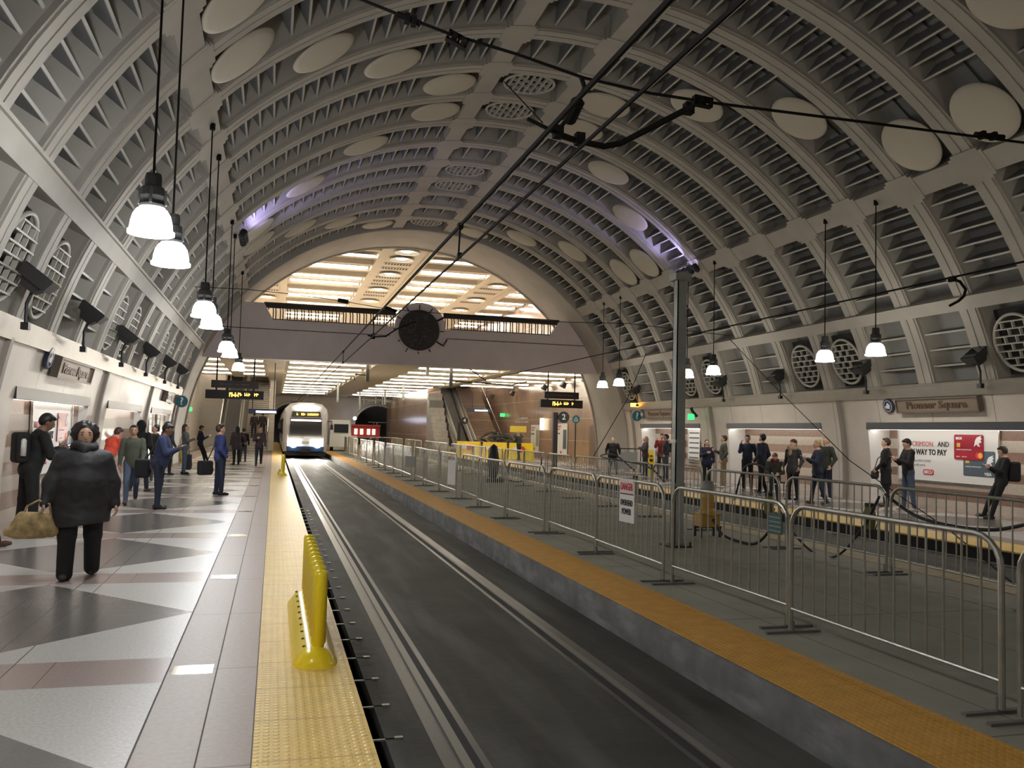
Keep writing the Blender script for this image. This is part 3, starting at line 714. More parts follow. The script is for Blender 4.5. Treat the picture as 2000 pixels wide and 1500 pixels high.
q = MB(); q.tube([unp(1362, 203, SY), unp(1340, 214, SY+0.1), unp(1280, 245, SY+0.2), unp(1212, 280, SY+0.3), unp(1180, 286, SY+0.3), unp(1130, 276, SY+0.3), unp(1088, 262, SY+0.3), unp(1070, 248, SY+0.3)], [0.012, 0.024, 0.026, 0.024, 0.024, 0.022, 0.026, 0.018], 8)
for a in ((1345, 212), (1132, 272), (1090, 258)): q.box(unp(*a, SY+0.3), (0.07, 0.07, 0.09))
thing('registration_arm', q, WIRE, 'bent dark arm steadying the wires above the train track', 'arm')
q = MB(); q.tube([unp(1060, 240, SY+0.3), unp(985, 160, 6.6)], 0.005, 5); thing('stay_wire', q, WIRE, 'very thin stay wire rising from the bent arm past the crown grille', 'wire')
q = MB(); q.tube([unp(1030, 232, SY), unp(1092, 262, SY)], 0.014, 6); thing('steady_rod', q, WIRE, 'short rod left of the joint of the bent arm', 'rod')
# second span at Y about 25, in front of the bridge
q = span([(590, 285), (500, 560), (600, 572), (700, 596), (765, 603), (820, 600)], 0.0, 24)
q = span([(380, 560), (480, 565), (575, 575), (668, 588), (760, 604), (1060, 628), (1230, 632), (1420, 655)], 0.010, 24); thing('span_wire', q, WIRE, 'thin wire crossing in front of the bridge railing', 'wire')
q = MB(); q.tube([unp(660, 586, 24), unp(680, 590, 24)], 0.06, 8); q.tube([unp(750, 600, 24), unp(775, 608, 24)], 0.05, 8); thing('insulator', q, WIRE, 'dark insulators on the wire in front of the bridge railing', 'insulator')
q = MB(); q.tube([unp(718, 655, 24.2), unp(730, 658, 24.2), unp(755, 657, 24.2), (2.95, 24.2, 4.02+0.25), unp(778, 641, 24.2), unp(812, 628, 24.2)], 0.022, 6); q.box(unp(728, 658, 24.2), (0.12, 0.06, 0.12))
thing('registration_arm', q, WIRE, 'thin bent arm beside the clock on the bridge', 'arm')
# support masts hanging from the mezzanine and far frames
for j, (px, py0, py1, Y) in enumerate(((718, 700, 745, 42), (881, 712, 756, 42), (660, 740, 785, 60), (788, 742, 782, 60), (752, 757, 790, 72), (703, 740, 800, 74), (835, 715, 735, 44))):
    a, b = unp(px, py0, Y), unp(px, py1, Y); a.z = ZM+0.31
    q = MB(); wd = 0.16 if Y < 50 else 0.14; q.box((a+b)/2, (wd, wd, (a-b).length))
    t = thing('wire_support', q, GALD if j > 1 else BRZ, ['short dark post hanging under the bridge above the train', 'short dark post hanging under the bridge left of the display', 'pale post hanging over the train roof', 'pale post hanging midway to the far tunnel mouth', 'thin post hanging before the far tunnel mouth', 'post hanging beside the far tunnel mouth', 'small post behind the bridge lip'][j], 'post')
    if j in (0, 1):
        q = MB(); e = 718 if j == 0 else 881
        if j == 0: q.tube([b+Vector((0, 0, 0.3)), unp(690, 731, Y), unp(693, 742, Y)], 0.03, 6)
        else: q.tube([b+Vector((0, 0, 0.3)), unp(1000, 752, Y), unp(1030, 745, Y)], 0.035, 6); q.tube([unp(905, 712, Y), unp(950, 744, Y)], 0.03, 6)
        q.build('arm', WIRE, t)
q = MB(); q.tube([(7.6, 80, 4.3), (12.6, 80, 4.3)], 0.05, 6)
for x in (7.9, 9.0, 9.6, 10.6, 11.6): q.tube([(x, 80, 4.75), (x, 80, 3.9)], 0.05, 6)
for x in (8.6, 10.1, 11.2): q.tube([(x-0.3, 80, 4.12), (x+0.3, 80, 4.18)], 0.08, 8)
thing('gantry', q, GALD, 'steel frame carrying wires in front of the far tunnel mouth', 'frame')
# right side wire with curved jumper
q = MB(); pts = [unp(x, y, 0.1).copy() for x, y in ()]
def onx(px, py, X):
    c = Vector(((px-1000)/FPX, -(py-750)/FPX, -1)); d = Matrix(cam_rows) @ c; s = X/d.x; return Vector((X, d.y*s, EYE+d.z*s))
q.tube([onx(1860, 545, 10.05), onx(1875, 550, 10.05), onx(1886, 565, 10.05), onx(1883, 578, 10.05), onx(1872, 588, 10.05), onx(1855, 597, 10.05)], 0.022, 8); q.box(onx(1860, 545, 10.05), (0.06, 0.12, 0.08))
thing('jumper_cable', q, WIRE, 'curved jumper cable hanging from the wire above the empty track', 'cable')
q = MB(); q.tube([onx(2050, 1200, 7.6), onx(1860, 1040, 7.7), onx(1660, 900, 8.6), onx(1500, 742, 9.6), onx(1425, 662, 10.0)], 0.007, 5); thing('guy_wire', q, WIRE, 'thin guy wire sloping down over the fenced island to the front', 'wire')
q = MB(); q.tube([onx(1160, 890, 7.6), onx(1225, 780, 9.2), onx(1262, 690, 10.0)], 0.010, 5); thing('guy_wire', q, WIRE, 'thin guy wire sloping down near the black numbered post', 'wire')

# ---- clock on the bridge
t = empty('bridge_clock', 'large round clock like disc with a tangle of dark relief on the bridge front', 'clock', (0, 0, 0))
cx, cz = 6.20, 6.17
My = Matrix(((1, 0, 0, cx), (0, 0, 1, YB-0.10), (0, 1, 0, cz), (0, 0, 0, 1)))
def circ(r, n=40): return [(r*math.cos(2*PI*i/n), r*math.sin(2*PI*i/n)) for i in range(n)]
q = MB(); q.prism(circ(1.16), 0.30, My @ Matrix.Translation((0.06, 0.13, 0))); q.build('backing_ring', BRIDGE, t)
q = MB(); q.prism(circ(0.93), 0.12, My @ Matrix.Translation((0, 0, -0.12)))
for i in range(90):
    a, r_ = rng.uniform(0, 2*PI), 0.86*math.sqrt(rng.uniform(0, 1)); l1, l2 = rng.uniform(0.06, 0.30), rng.uniform(0.015, 0.05)
    if r_+l1/2 > 0.9: l1 = 0.05
    if rng.uniform() < 0.4: l1, l2 = l2, l1
    q.box((cx+r_*math.cos(a), YB-0.24, cz+r_*math.sin(a)), (l1, 0.03+rng.uniform(0, 0.03), l2), mi=1)
q.build('face', [BRZ, mat('relief_bronze', (0.10, 0.085, 0.08), 0.4, metal=0.3)], t)
for i in range(12):
    a = R(90-30*i); L_ = [0.2, .22, .34, .2, .42, .15, 0.12, .2, .12, .2, .2, .2][i]
    q = MB(); c0 = Vector((cx+0.97*math.cos(a), YB-0.13, cz+0.97*math.sin(a))); c1 = c0+Vector((math.cos(a), 0, math.sin(a)))*L_
    if L_ > .4: q.tube([c0, c0+(c1-c0)*0.8, c0+(c1-c0)*0.8+Vector((0.18, 0, 0.30))], 0.035, 6)
    else: q.tube([c0, c1], 0.045 if i in (2,) else 0.022, 6)
    q.build('hour_mark', WIRE, t)
# ---- railing along the bridge
def railing(x0, x1, s0, s1, lab):
    t = empty('bridge_railing', lab, 'railing'); y = YB+0.12
    q = MB(); q.bb(x0, x1, y-0.05, y+0.05, Z2-0.20, Z2-0.02); q.tube([(x0, y-0.04, Z2), (x1, y-0.04, Z2)], 0.05, 8); q.build('top_rail', BRZ, t)
    q = MB(); q.bb(x0+0.35, x1-0.35, y-0.04, y+0.04, Z1, Z1+0.05); q.build('bottom_rail', BRZ, t)
    q = MB(); n_ = int((x1-x0)/0.30)
    for i in range(n_):
        x = x0+(i+0.5)*(x1-x0)/n_
        for dx in (-0.055, 0.055):
            zb = Z1
            if (x-x0) < 0.5 and s0: zb = Z2-0.72*(x-x0)/0.4 if (x-x0) < 0.4 else Z1
            q.tube([(x+dx, y, zb), (x+dx, y, Z2-0.28), (x+dx-0.03, y-0.03, Z2-0.15)], 0.028, 5)
    o = q.build('baluster_row', BRZ, t); o['kind'] = 'stuff'
railing(-0.62, 5.15, True, False, 'dark baluster railing on the bridge between the clock and the train side'); railing(7.35, 12.98, False, True, 'dark baluster railing on the bridge between the clock and the far side')

# ---- signs on the vault walls
def station_sign(sd, y0, y1, z=2.60):
    yc, L_ = (y0+y1)/2, abs(y1-y0)
    M = wall_frame(sd, yc, z, 0.03)
    t = empty('station_name_sign', 'stone coloured Pioneer Square sign above the %s niche %s' % ('third' if y0 > 24 else ('second' if sd < 0 and y0 > 40 else 'first'), SIDE[sd]), 'sign')
    h = 0.30
    q = MB(); q.prism([(-L_/2, -h/2), (L_/2, -h/2), (L_/2, h/2), (-L_/2, h/2)], 0.10, M); q.build('plaque', SIGNB, t)
    q = MB()
    for a, b, c_, d in ((-L_/2-0.03, L_/2+0.03, h/2, h/2+0.035), (-L_/2-0.03, L_/2+0.03, -h/2-0.035, -h/2), (-L_/2-0.03, -L_/2, -h/2, h/2), (L_/2, L_/2+0.03, -h/2, h/2)):
        q.prism([(a, c_), (b, c_), (b, d), (a, d)], 0.14, M)
    q.build('border', mat('sign_border', (0.16, 0.13, 0.10), 0.5), t)
    text('Pioneer Square', 0.25, M @ Matrix.Translation((0, 0, 0.11)), SIGNT, t, align='CENTER', sx=L_/2.05, bold=0.008, ext=0.006)
def emblem(sd, y, z=2.60, r=0.19, kind='logo'):
    M = wall_frame(sd, y, z, 0.03)
    if kind == 'logo':
        t = empty('round_emblem', 'round navy emblem beside the station name, above the %s niche %s' % ('third' if y > 24 else 'first', SIDE[sd]), 'emblem')
        q = MB(); q.prism(circ(r, 28), 0.05, M); q.build('disc', NAVY, t)
        q = MB(); 
        for i in range(28):
            a, b = 2*PI*i/28, 2*PI*(i+1)/28; q.add([M @ Vector((k*math.cos(v), k*math.sin(v), 0.055)) for k, v in ((r*.72, a), (r*.80, a), (r*.80, b), (r*.72, b))], [(0, 1, 2, 3)])
        q.prism([(-0.5*r, -0.28*r), (0.3*r, -0.42*r), (0.48*r, 0.05*r), (0.12*r, 0.42*r), (-0.15*r, 0.40*r), (-0.2*r, 0.1*r), (-0.52*r, 0.02*r)], 0.008, M @ Matrix.Translation((0, 0, 0.05))); q.build('mark', LTXT, t)
station_sign(1, 16.15, 18.80); emblem(1, 19.22); station_sign(1, 31.7, 34.55); emblem(1, 34.98)
station_sign(-1, 16.35, 19.1); emblem(-1, 15.95, 2.70); station_sign(-1, 31.8, 34.6)
def blade_q(x, y, z, lab):
    t = empty('question_sign', lab, 'sign', (x, y, z))
    M = frame((0, 0, 0), (1, 0, 0), (0, 0, 1))
    q = MB(); q.prism(circ(0.23, 28), 0.05, M @ Matrix.Translation((0, 0, -0.05))); q.build('disc', TEALM, t)
    text('?', 0.40, M @ Matrix.Translation((0, 0, 0.008)), LTXT, t, align='CENTER', bold=0.006); return t
blade_q(15.45, 35.2, 2.5, 'round dark sign with a white question mark on the far wall by the arch'); blade_q(-3.45, 35.2, 2.5, "round dark sign with a white question mark on the near platform's wall by the arch")
def blade_e(x, y, z, lab):
    t = empty('elevator_sign', lab, 'sign', (x, y, z)); M = frame((0, 0, 0), (1, 0, 0), (0, 0, 1))
    q = MB(); q.prism(circ(0.22, 28), 0.05, M @ Matrix.Translation((0, 0, -0.05))); q.build('disc', mat('teal_blue_enamel', (0.05, 0.22, 0.30), 0.3), t)
    q = MB()
    for a, b, c_, d in ((-0.11, 0.11, -0.12, -0.10), (-0.11, 0.11, 0.02, 0.04), (-0.11, -0.09, -0.12, 0.04), (0.09, 0.11, -0.12, 0.04), (-0.06, -0.02, -0.09, -0.01), (0.02, 0.06, -0.09, -0.01)): q.bb(a, b, -0.012, -0.002, c_, d)
    q.prism([(-0.05, 0.06), (0.05, 0.06), (0, 0.13)], 0.01, M); q.build('pictogram', LTXT, t)
blade_e(-4.46, 46.0, 2.45, 'small round elevator sign on the wall past the arch, near side'); blade_e(15.6, 43.6, 2.42, 'small round elevator sign on the brown wall')
q = MB(); q.tube([(15.6, 43.65, 2.25), (15.6, 43.65, 0)], 0.03, 6); thing('sign_pole', q, BRZ, 'thin pole under the round elevator sign by the brown wall', 'pole')

# ---- posters
def poster(M, w_, h_, lab, kind):
    t = empty('advertising_poster', lab, 'poster')
    q = MB(); q.prism([(-w_/2, -h_/2), (w_/2, -h_/2), (w_/2, h_/2), (-w_/2, h_/2)], 0.02, M); q.build('sheet', WHITE, t)
    q = MB()
    for a, b, c_, d in ((-w_/2-.03, w_/2+.03, h_/2, h_/2+.04), (-w_/2-.03, w_/2+.03, -h_/2-.04, -h_/2), (-w_/2-.03, -w_/2, -h_/2, h_/2), (w_/2, w_/2+.03, -h_/2, h_/2)): q.prism([(a, c_), (b, c_), (b, d), (a, d)], 0.04, M)
    q.build('frame', STEELB, t)
    T = lambda x, y, z=0.025: M @ Matrix.Translation((x, y, z))
    def rect(nm, x0, x1, y0, y1, m, z=0.02, th=0.006):
        q = MB(); rr_ = min(0.03, abs(x1-x0)*.1); 
        q.prism([(x0+rr_, y0), (x1-rr_, y0), (x1, y0+rr_), (x1, y1-rr_), (x1-rr_, y1), (x0+rr_, y1), (x0, y1-rr_), (x0, y0+rr_)], th, M @ Matrix.Translation((0, 0, z))); return q.build(nm, m, t)
    def cougar(cx_, cy_, s_, par, z):
        q = MB(); q.prism([(x*s_+cx_, y*s_+cy_) for x, y in ((-0.45, -0.5), (-0.12, -0.28), (-0.02, -0.45), (0.28, -0.5), (0.10, -0.2), (0.42, -0.1), (0.30, 0.12), (0.48, 0.22), (0.30, 0.34), (0.42, 0.52), (0.12, 0.42), (-0.12, 0.34), (-0.30, 0.08))], 0.004, M @ Matrix.Translation((0, 0, z))); q.build('animal_mark', LTXT, par)
    if kind == 'bank':
        x0 = -w_/2
        f = w_/4.25
        text('THE CRIMSON', 0.235*f, T(x0+0.17*f, 0.33*f), PINKT, t, sx=0.93); text('AND', 0.235*f, T(x0+1.80*f, 0.33*f), BTXT, t, sx=0.95)
        text('GRAY WAY TO PAY', 0.26*f, T(x0+0.17*f, 0.06*f), BTXT, t, sx=0.86, bold=0.006)
        text('Introducing the BECU WSU', 0.115*f, T(x0+0.17*f, -0.22*f), mat('grey_ink', (0.45, 0.45, 0.45), 0.5), t); text('Debit and Credit cards.', 0.115*f, T(x0+0.17*f, -0.36*f), MATS['grey_ink'], t)
        b = rect('logo_box', x0+1.15*f, x0+1.62*f, -0.68*f, -0.50*f, mat('logo_red', (0.62, 0.02, 0.05), 0.4)); text('BECU', 0.15*f, T(x0+1.385*f, -0.59*f, 0.028), LTXT, b, align='CENTER', bold=0.004)
        c2 = rect('bank_card', x0+2.88*f, x0+4.12*f, -0.62*f, 0.16*f, SLATE, 0.02); cougar(x0+3.92*f, -0.12*f, 0.32*f, c2, 0.027)
        text('VISA', 0.13*f, T(x0+3.72*f, -0.54*f, 0.028), LTXT, c2, bold=0.003); bars(0.62*f, 0.045*f, T(x0+3.28*f, -0.33*f, 0.027), LTXT, c2, seed=2)
        q = MB(); q.prism([(x0+2.97*f, -0.22*f), (x0+3.12*f, -0.22*f), (x0+3.12*f, -0.14*f), (x0+2.97*f, -0.14*f)], 0.004, T(0, 0, 0.027)); q.build('chip', GOLD, c2)
        c1 = rect('bank_card', x0+2.52*f, x0+3.69*f, -0.12*f, 0.66*f, mat('card_crimson', (0.36, 0.015, 0.035), 0.35), 0.035); cougar(x0+3.48*f, 0.46*f, 0.34*f, c1, 0.042)
        text('BECU', 0.10*f, T(x0+2.60*f, 0.54*f, 0.045), LTXT, c1, bold=0.004); bars(0.65*f, 0.045*f, T(x0+2.95*f, 0.19*f, 0.042), LTXT, c1, seed=3); bars(0.42*f, 0.04*f, T(x0+2.83*f, -0.03*f, 0.042), LTXT, c1, seed=5)
        q = MB(); q.prism([(x0+2.64*f, 0.27*f), (x0+2.78*f, 0.27*f), (x0+2.78*f, 0.40*f), (x0+2.64*f, 0.40*f)], 0.004, T(0, 0, 0.042)); q.build('chip', GOLD, c1)
        for dx, mm in ((0, mat('card_red', (0.75, 0.05, 0.04), 0.4)), (0.10, GOLD)):
            q = MB(); q.prism([(x0+(3.48+dx)*f+0.09*f*math.cos(a), 0.02*f+0.09*f*math.sin(a)) for a in np.linspace(0, 2*PI, 20)[:-1]], 0.003, T(0, 0, 0.042+dx*0.02)); q.build('circle_mark', mm, c1)
    elif kind == 'flyer':
        text('THE CRIMSON\nAND GRAY', 0.16, T(-w_/2+0.08, h_/2-0.28), PINKT, t, sx=0.8); text('WAY TO PAY', 0.14, T(-w_/2+0.08, h_/2-0.62), BTXT, t, sx=0.8)
        q = MB(); q.prism([(0.12*w_, -0.30*h_), (0.42*w_, -0.30*h_), (0.42*w_, 0.30*h_), (0.12*w_, 0.30*h_)], 0.004, T(0, 0, 0.021)); q.build('picture', mat('olive_print', (0.35, 0.34, 0.15), 0.4) if 'card' not in lab else SLATE, t)
        q = MB(); q.prism([(-0.22, -h_/2+0.10), (0.02, -h_/2+0.10), (0.02, -h_/2+0.25), (-0.22, -h_/2+0.25)], 0.004, T(0, 0, 0.021)); q.build('logo_box', MATS['logo_red'], t)
    elif kind == 'map':
        q = MB(); 
        for i in range(7): q.prism([(-w_/2+0.08, h_/2-0.18-0.2*i), (w_/2-0.08, h_/2-0.18-0.2*i), (w_/2-0.08, h_/2-0.12-0.2*i), (-w_/2+0.08, h_/2-0.12-0.2*i)], 0.003, T(0, 0, 0.021))
        q.build('print', SLATE, t)
    return t
XB = XC+10.52; XBl = XC-10.0
MR = lambda y, z: frame((XB-0.02, y, z), (0, -1, 0), (0, 0, 1)); ML = lambda y, z: frame((XBl+0.02, y, z), (0, 1, 0), (0, 0, 1))
poster(MR(18.15, 1.35), 3.35, 1.36, 'wide white bank card poster with crimson and grey cards in the far front niche', 'bank')
poster(ML(17.95, 1.33), 3.0, 1.30, 'white bank card poster behind the hooded person in the near front niche', 'bank')
poster(MR(32.9, 1.30), 0.75, 1.25, 'dark map panel in the far niche beside the red plaid person', 'map'); poster(MR(31.7, 1.35), 1.0, 1.2, 'white notice board behind the grey pole in the far niche', 'map')
poster(ML(31.2, 1.2), 0.8, 1.5, 'white map panel in the third niche behind the hooded passengers', 'map'); poster(ML(33.2, 1.2), 0.8, 1.5, 'second white map panel in the third niche near the arch', 'map')
MW = lambda y, z: frame((XR-0.02, y, z), (0, -1, 0), (0, 0, 1))
poster(MW(54.0, 1.3), 1.9, 1.75, 'white poster with an olive picture on the brown wall', 'flyer'); poster(MW(48.6, 1.3), 2.1, 1.9, 'white card poster on the brown wall behind the black numbered post', 'flyer')
poster(frame((XL+0.02, 46, 1.4), (0, 1, 0), (0, 0, 1)), 1.6, 1.4, 'bright poster on the pale wall past the arch, nearer', 'map'); poster(frame((XL+0.02, 50.5, 1.4), (0, 1, 0), (0, 0, 1)), 1.6, 1.4, 'bright poster on the pale wall past the arch, farther', 'map')
# door + stone door frame in the niche with the red sign
q = MB(); q.bb(XB-0.06, XB-0.02, 29.95, 30.95, 0, 1.98); dr = q.build('door_1', mat('tan_door', (0.50, 0.22, 0.12), 0.4)); struct(dr)
q = MB(); q.tube([(XB-0.1, 30.85, 1.0), (XB-0.1, 30.72, 1.0)], 0.02, 6); q.build('door_handle', STEELB, dr)
t = empty('danger_notice', 'small red notice beside the tan door in the far niche', 'sign'); q = MB(); q.bb(XB-0.09, XB-0.065, 29.98, 30.28, 1.35, 1.85); q.build('plate', mat('notice_red', (0.75, 0.03, 0.05), 0.4), t)
q = MB(); q.bb(XB-0.095, XB-0.09, 30.03, 30.23, 1.66, 1.70); q.bb(XB-0.095, XB-0.09, 30.06, 30.20, 1.47, 1.60); q.build('print', LTXT, t)
q = MB(); q.bb(XR-0.05, XR-0.01, 43.0, 43.9, 0, 2.1); struct(q.build('door_2', mat('brown_door', (0.16, 0.11, 0.085), 0.4)))
q = MB(); q.bb(XL+0.01, XL+0.05, 42.8, 43.7, 0, 2.1); struct(q.build('door_3', MATS['brown_door']))

# ---- small wall lights / exit sign / amber wall plate
q = MB(); q.box((15.35, 35.2, 2.98), (0.42, 0.05, 0.16)); thing('amber_sign', q, ORL, 'small glowing amber sign hung from the far wall trim', 'sign')
t = empty('exit_sign', 'green lit exit sign with camera beside the grey pole', 'sign'); q = MB(); q.box((15.25, 29.7, 2.40), (0.26, 0.05, 0.22)); q.build('face', GRL, t)
q = MB(); q.tube([(15.5, 29.7, 2.42), (15.3, 29.7, 2.62), (15.25, 29.7, 2.75)], 0.06, 8); q.build('bracket', BLK, t)
q = MB(); q.box((16.37, 62, 2.9), (0.35, 0.05, 0.25)); thing('exit_sign', q, GRL, 'tiny green exit sign on the brown wall beside the escalator', 'sign')
q = MB(); q.box((-4.52, 50, 2.45), (0.35, 0.05, 0.22)); thing('exit_sign', q, GRL, 'tiny green exit sign near the left escalator', 'sign')
# bright wall washers high on the brown wall
for j, (px, py) in enumerate(((1063, 757), (1100, 752), (1143, 742), (1000, 768), (960, 774), (1157, 728))):
    y, x = None, XR-0.35; c = onx(px, py, x)
    q = MB(); q.tube([c+Vector((0.1, 0, 0.15)), c+Vector((-0.05, 0, -0.12))], [0.14, 0.20], 10); q.box(c+Vector((0.2, 0, 0.1)), (0.25, 0.05, 0.05))
    if j < 5:
        ld = bpy.data.lights.new('wall_wash', 'SPOT'); ld.energy = 170; ld.color = (1.0, 0.85, 0.66); ld.spot_size = R(95); ld.spot_blend = 0.7; ld.shadow_soft_size = 0.08
        lo = bpy.data.objects.new('wall_wash', ld); COL.objects.link(lo); lo.location = c+Vector((-0.10, 0, -0.20)); lo.rotation_euler = (0, R(22), 0)
    thing('wall_spot', q, FLOODM, 'dark round spot light high on the brown wall, %s from the arch' % ['third', 'second', 'first', 'fourth', 'fifth', 'nearest to the arch and higher than the'][j] if j < 5 else 'dark round spot light at the foot of the arch above the lamps', 'spot light', 'wall spots on the brown wall')

# ---- hanging displays
def display(cx_, Y, w_, zt, zb, lab, txt):
    t = empty('departure_display', lab, 'display', (cx_, Y, 0))
    q = MB(); q.box((0, 0, zt), (w_*0.82, 0.2, 0.33)); s1 = q.build('name_panel', BRZ, t)
    bars(w_*0.5, 0.08, frame((0, -0.103, zt), (1, 0, 0), (0, 0, 1)), mat('dim_ink', (0.25, 0.2, 0.16), 0.5), s1)
    q = MB(); q.box((0, 0, zb), (w_, 0.26, 0.38)); s2 = q.build('screen_housing', BLK, t)
    bars(w_*0.26, 0.25, frame((-0.12 if w_ > 2.3 else -w_*0.19, -0.132, zb), (1, 0, 0), (0, 0, 1)), ORL, s2, 'amber_text', 4, 1, 0.12); bars(w_*0.32, 0.17, frame((w_*0.25 if w_ > 2.3 else w_*0.12, -0.132, zb+0.02), (1, 0, 0), (0, 0, 1)), ORL, s2, 'amber_text', 9, 1, 0.12)
    for x in (-w_*0.32, w_*0.32):
        q = MB(); q.tube([(x, 0, zb+0.18), (x, 0, ZM)], 0.035, 8); q.build('hanger', BLK, t)
display(13.35, 39.5, 2.13, 3.48, 3.07, 'hanging black departure display with amber text over the far platform', '2  Angle Lake')
display(-1.70, 39.5, 2.43, 3.42, 2.97, "hanging black departure display with amber text over the walking woman's platform", '1  U of W')
for cx_, Y, z, lab in ((-0.55, 44, 2.35, 'small lit direction sign hanging past the display on the near side'), (14.1, 60, 3.15, 'small lit direction sign hanging by the escalator beside the brown wall')):
    t = empty('direction_sign', lab, 'sign', (cx_, Y, z)); q = MB(); q.box((0, 0, 0), (1.35 if Y < 50 else 1.7, 0.12, 0.24)); q.build('board', NAVY, t)
    q = MB(); q.box((0.15, -0.065, -0.02), (0.95, 0.01, 0.10)); q.build('lit_panel', mat('lit_white', (0.85, 0.88, 1.0), emit=3), t); q = MB(); q.tube([(0.5, 0, 0.1), (0.5, 0, ZM-z)], 0.025, 6); q.tube([(-0.5, 0, 0.1), (-0.5, 0, ZM-z)], 0.025, 6); q.build('hanger', BLK, t)
for x, Y, num, lab in ((11.75, 35.5, '2', 'black post with a round number 2 sign by the fence'), (12.15, 57.5, '4', 'slim post with a round number 4 sign by the escalator')):
    t = empty('number_post', lab, 'sign post', (x, Y, 0)); q = MB(); q.bb(-0.10, 0.10, -0.08, 0.08, 0, 2.55 if num == '2' else 2.2); q.build('post', BLK, t)
    q = MB(); M = frame((0.34, -0.10, 2.35), (1, 0, 0), (0, 0, 1)); q.prism(circ(0.25, 24), 0.05, M); s = q.build('disc', BLK, t); text(num, 0.34, M @ Matrix.Translation((0, 0, 0.055)), LTXT, s, align='CENTER', bold=0.006)

# ---- steel pole at the middle of the island
t = empty('steel_pole', 'tall grey galvanised steel pole standing on the fenced island', 'pole', (5.9, 11.9, 0))
q = MB(); q.bb(-0.075, 0.075, -0.075, -0.06, 0.02, 4.05); q.bb(-0.075, 0.075, 0.06, 0.075, 0.02, 4.05); q.bb(-0.010, 0.010, -0.06, 0.06, 0.02, 4.05); q.bb(-0.075, -0.06, -0.075, 0.075, 0.02, 4.05); q.build('column', GALD, t)
q = MB(); q.bb(-0.19, 0.19, -0.19, 0.19, 0, 0.025)
for a in (-0.15, 0.15):
    for b in (-0.15, 0.15): q.tube([(a, b, 0.02), (a, b, 0.08)], 0.018, 6)
q.build('base_plate', BRZ, t)
q = MB(); q.bb(-0.13, 0.13, -0.12, 0.12, 4.02, 4.12); q.tube([(-0.12, 0, 4.1), (0.12, 0, 4.16)], 0.03, 6); q.build('cap', GALD, t)
q = MB(); q.bb(-0.085, 0.085, -0.085, 0.085, 1.55, 1.60); q.bb(-0.085, 0.085, -0.085, 0.085, 0.9, 0.95); q.build('strap', GALV, t)

# ---- crowd barriers
FOOTM = mat('foot_steel', (0.13, 0.125, 0.105), 0.6)
def barrier(reflect=False):
    L_ = 2.20; H_ = 1.08; r = 0.02; zb = 0.20
    t = empty('crowd_barrier', 'x', 'crowd barrier')
    q = MB(); c = 0.20; pts = [(0, 0.0, 0.03), (0, 0.0, H_-c)]
    for a in np.linspace(PI, PI/2, 6)[1:]: pts.append((0, c+c*math.cos(a), H_-c+c*math.sin(a)))
    for a in np.linspace(PI/2, 0, 6): pts.append((0, L_-c+c*math.cos(a), H_-c+c*math.sin(a)))
    pts.append((0, L_, 0.03)); q.tube(pts, r, 8); q.tube([(0, 0, zb), (0, L_, zb)], r*0.7, 8); q.build('frame', GALV, t)
    q = MB(); n_ = 14
    for i in range(1, n_):
        y = L_*i/n_; top = H_ if c < y < L_-c else H_-c+math.sqrt(max(0, c*c-(c-min(y, L_-y))**2))
        q.tube([(0, y, zb), (0, y, top-0.01)], 0.0085, 6, cap=False)
    q.build('bar_grid', GALV, t)
    for y in (0.03, L_-0.03):
        q = MB(); q.bb(-0.26, 0.26, y-0.02, y+0.02, 0.0, 0.018); q.tube([(0, y, 0.01), (0, y, 0.10)], 0.014, 6); q.build('foot', FOOTM, t)
    if reflect:
        q = MB(); q.tube([(-0.03, L_-0.25, 0.88), (-0.05, L_-0.25, 0.88)], 0.055, 10); q.build('reflector', YPL, t)
    return t
b1 = barrier(); f1 = True; idx = 0
PITCH = 2.33
for j in range(-1, 22):
    y0 = 4.36+PITCH*j; wob = 0.05*math.sin(j*2.3); ang = 0.022*math.sin(j*1.7+0.5)
    if y0+2.2 < 1: continue
    o = b1 if f1 else dup(b1); f1 = False
    o.location = (4.36+wob, y0, 0.001); o.rotation_euler = (0, 0, ang)
    o['label'] = 'steel crowd barrier behind the amber edge, %s from the front' % ORD[idx]; o['group'] = 'crowd barriers along the train track'; idx += 1
f1 = True; idx = 0
b2 = barrier(); b3 = None
for j in range(-3, 20):
    y0 = 9.28+PITCH*j; wob = 0.06*math.sin(j*1.9+1); ang = 0.03*math.sin(j*2.1)
    if y0+2.2 < 4: continue
    if j < 11: o = b2 if f1 else dup(b2); f1 = False
    else:
        if b3 is None: b3 = barrier(True); o = b3
        else: o = dup(b3)
    o.location = (7.45+wob, y0, 0.001); o.rotation_euler = (0, 0, ang)
    o['label'] = 'steel crowd barrier beside the empty track, %s from the front' % ORD[idx]; o['group'] = 'crowd barriers along the empty track'; idx += 1
# closing row at the far end
for j in range(2):
    o = dup(b2, label=['steel crowd barrier closing the far end of the fence, train side', 'steel crowd barrier closing the far end of the fence, empty track side'][j]); o.location = (4.5+1.45*j, 55.7, 0.001); o.rotation_euler = (0, 0, -1.2)
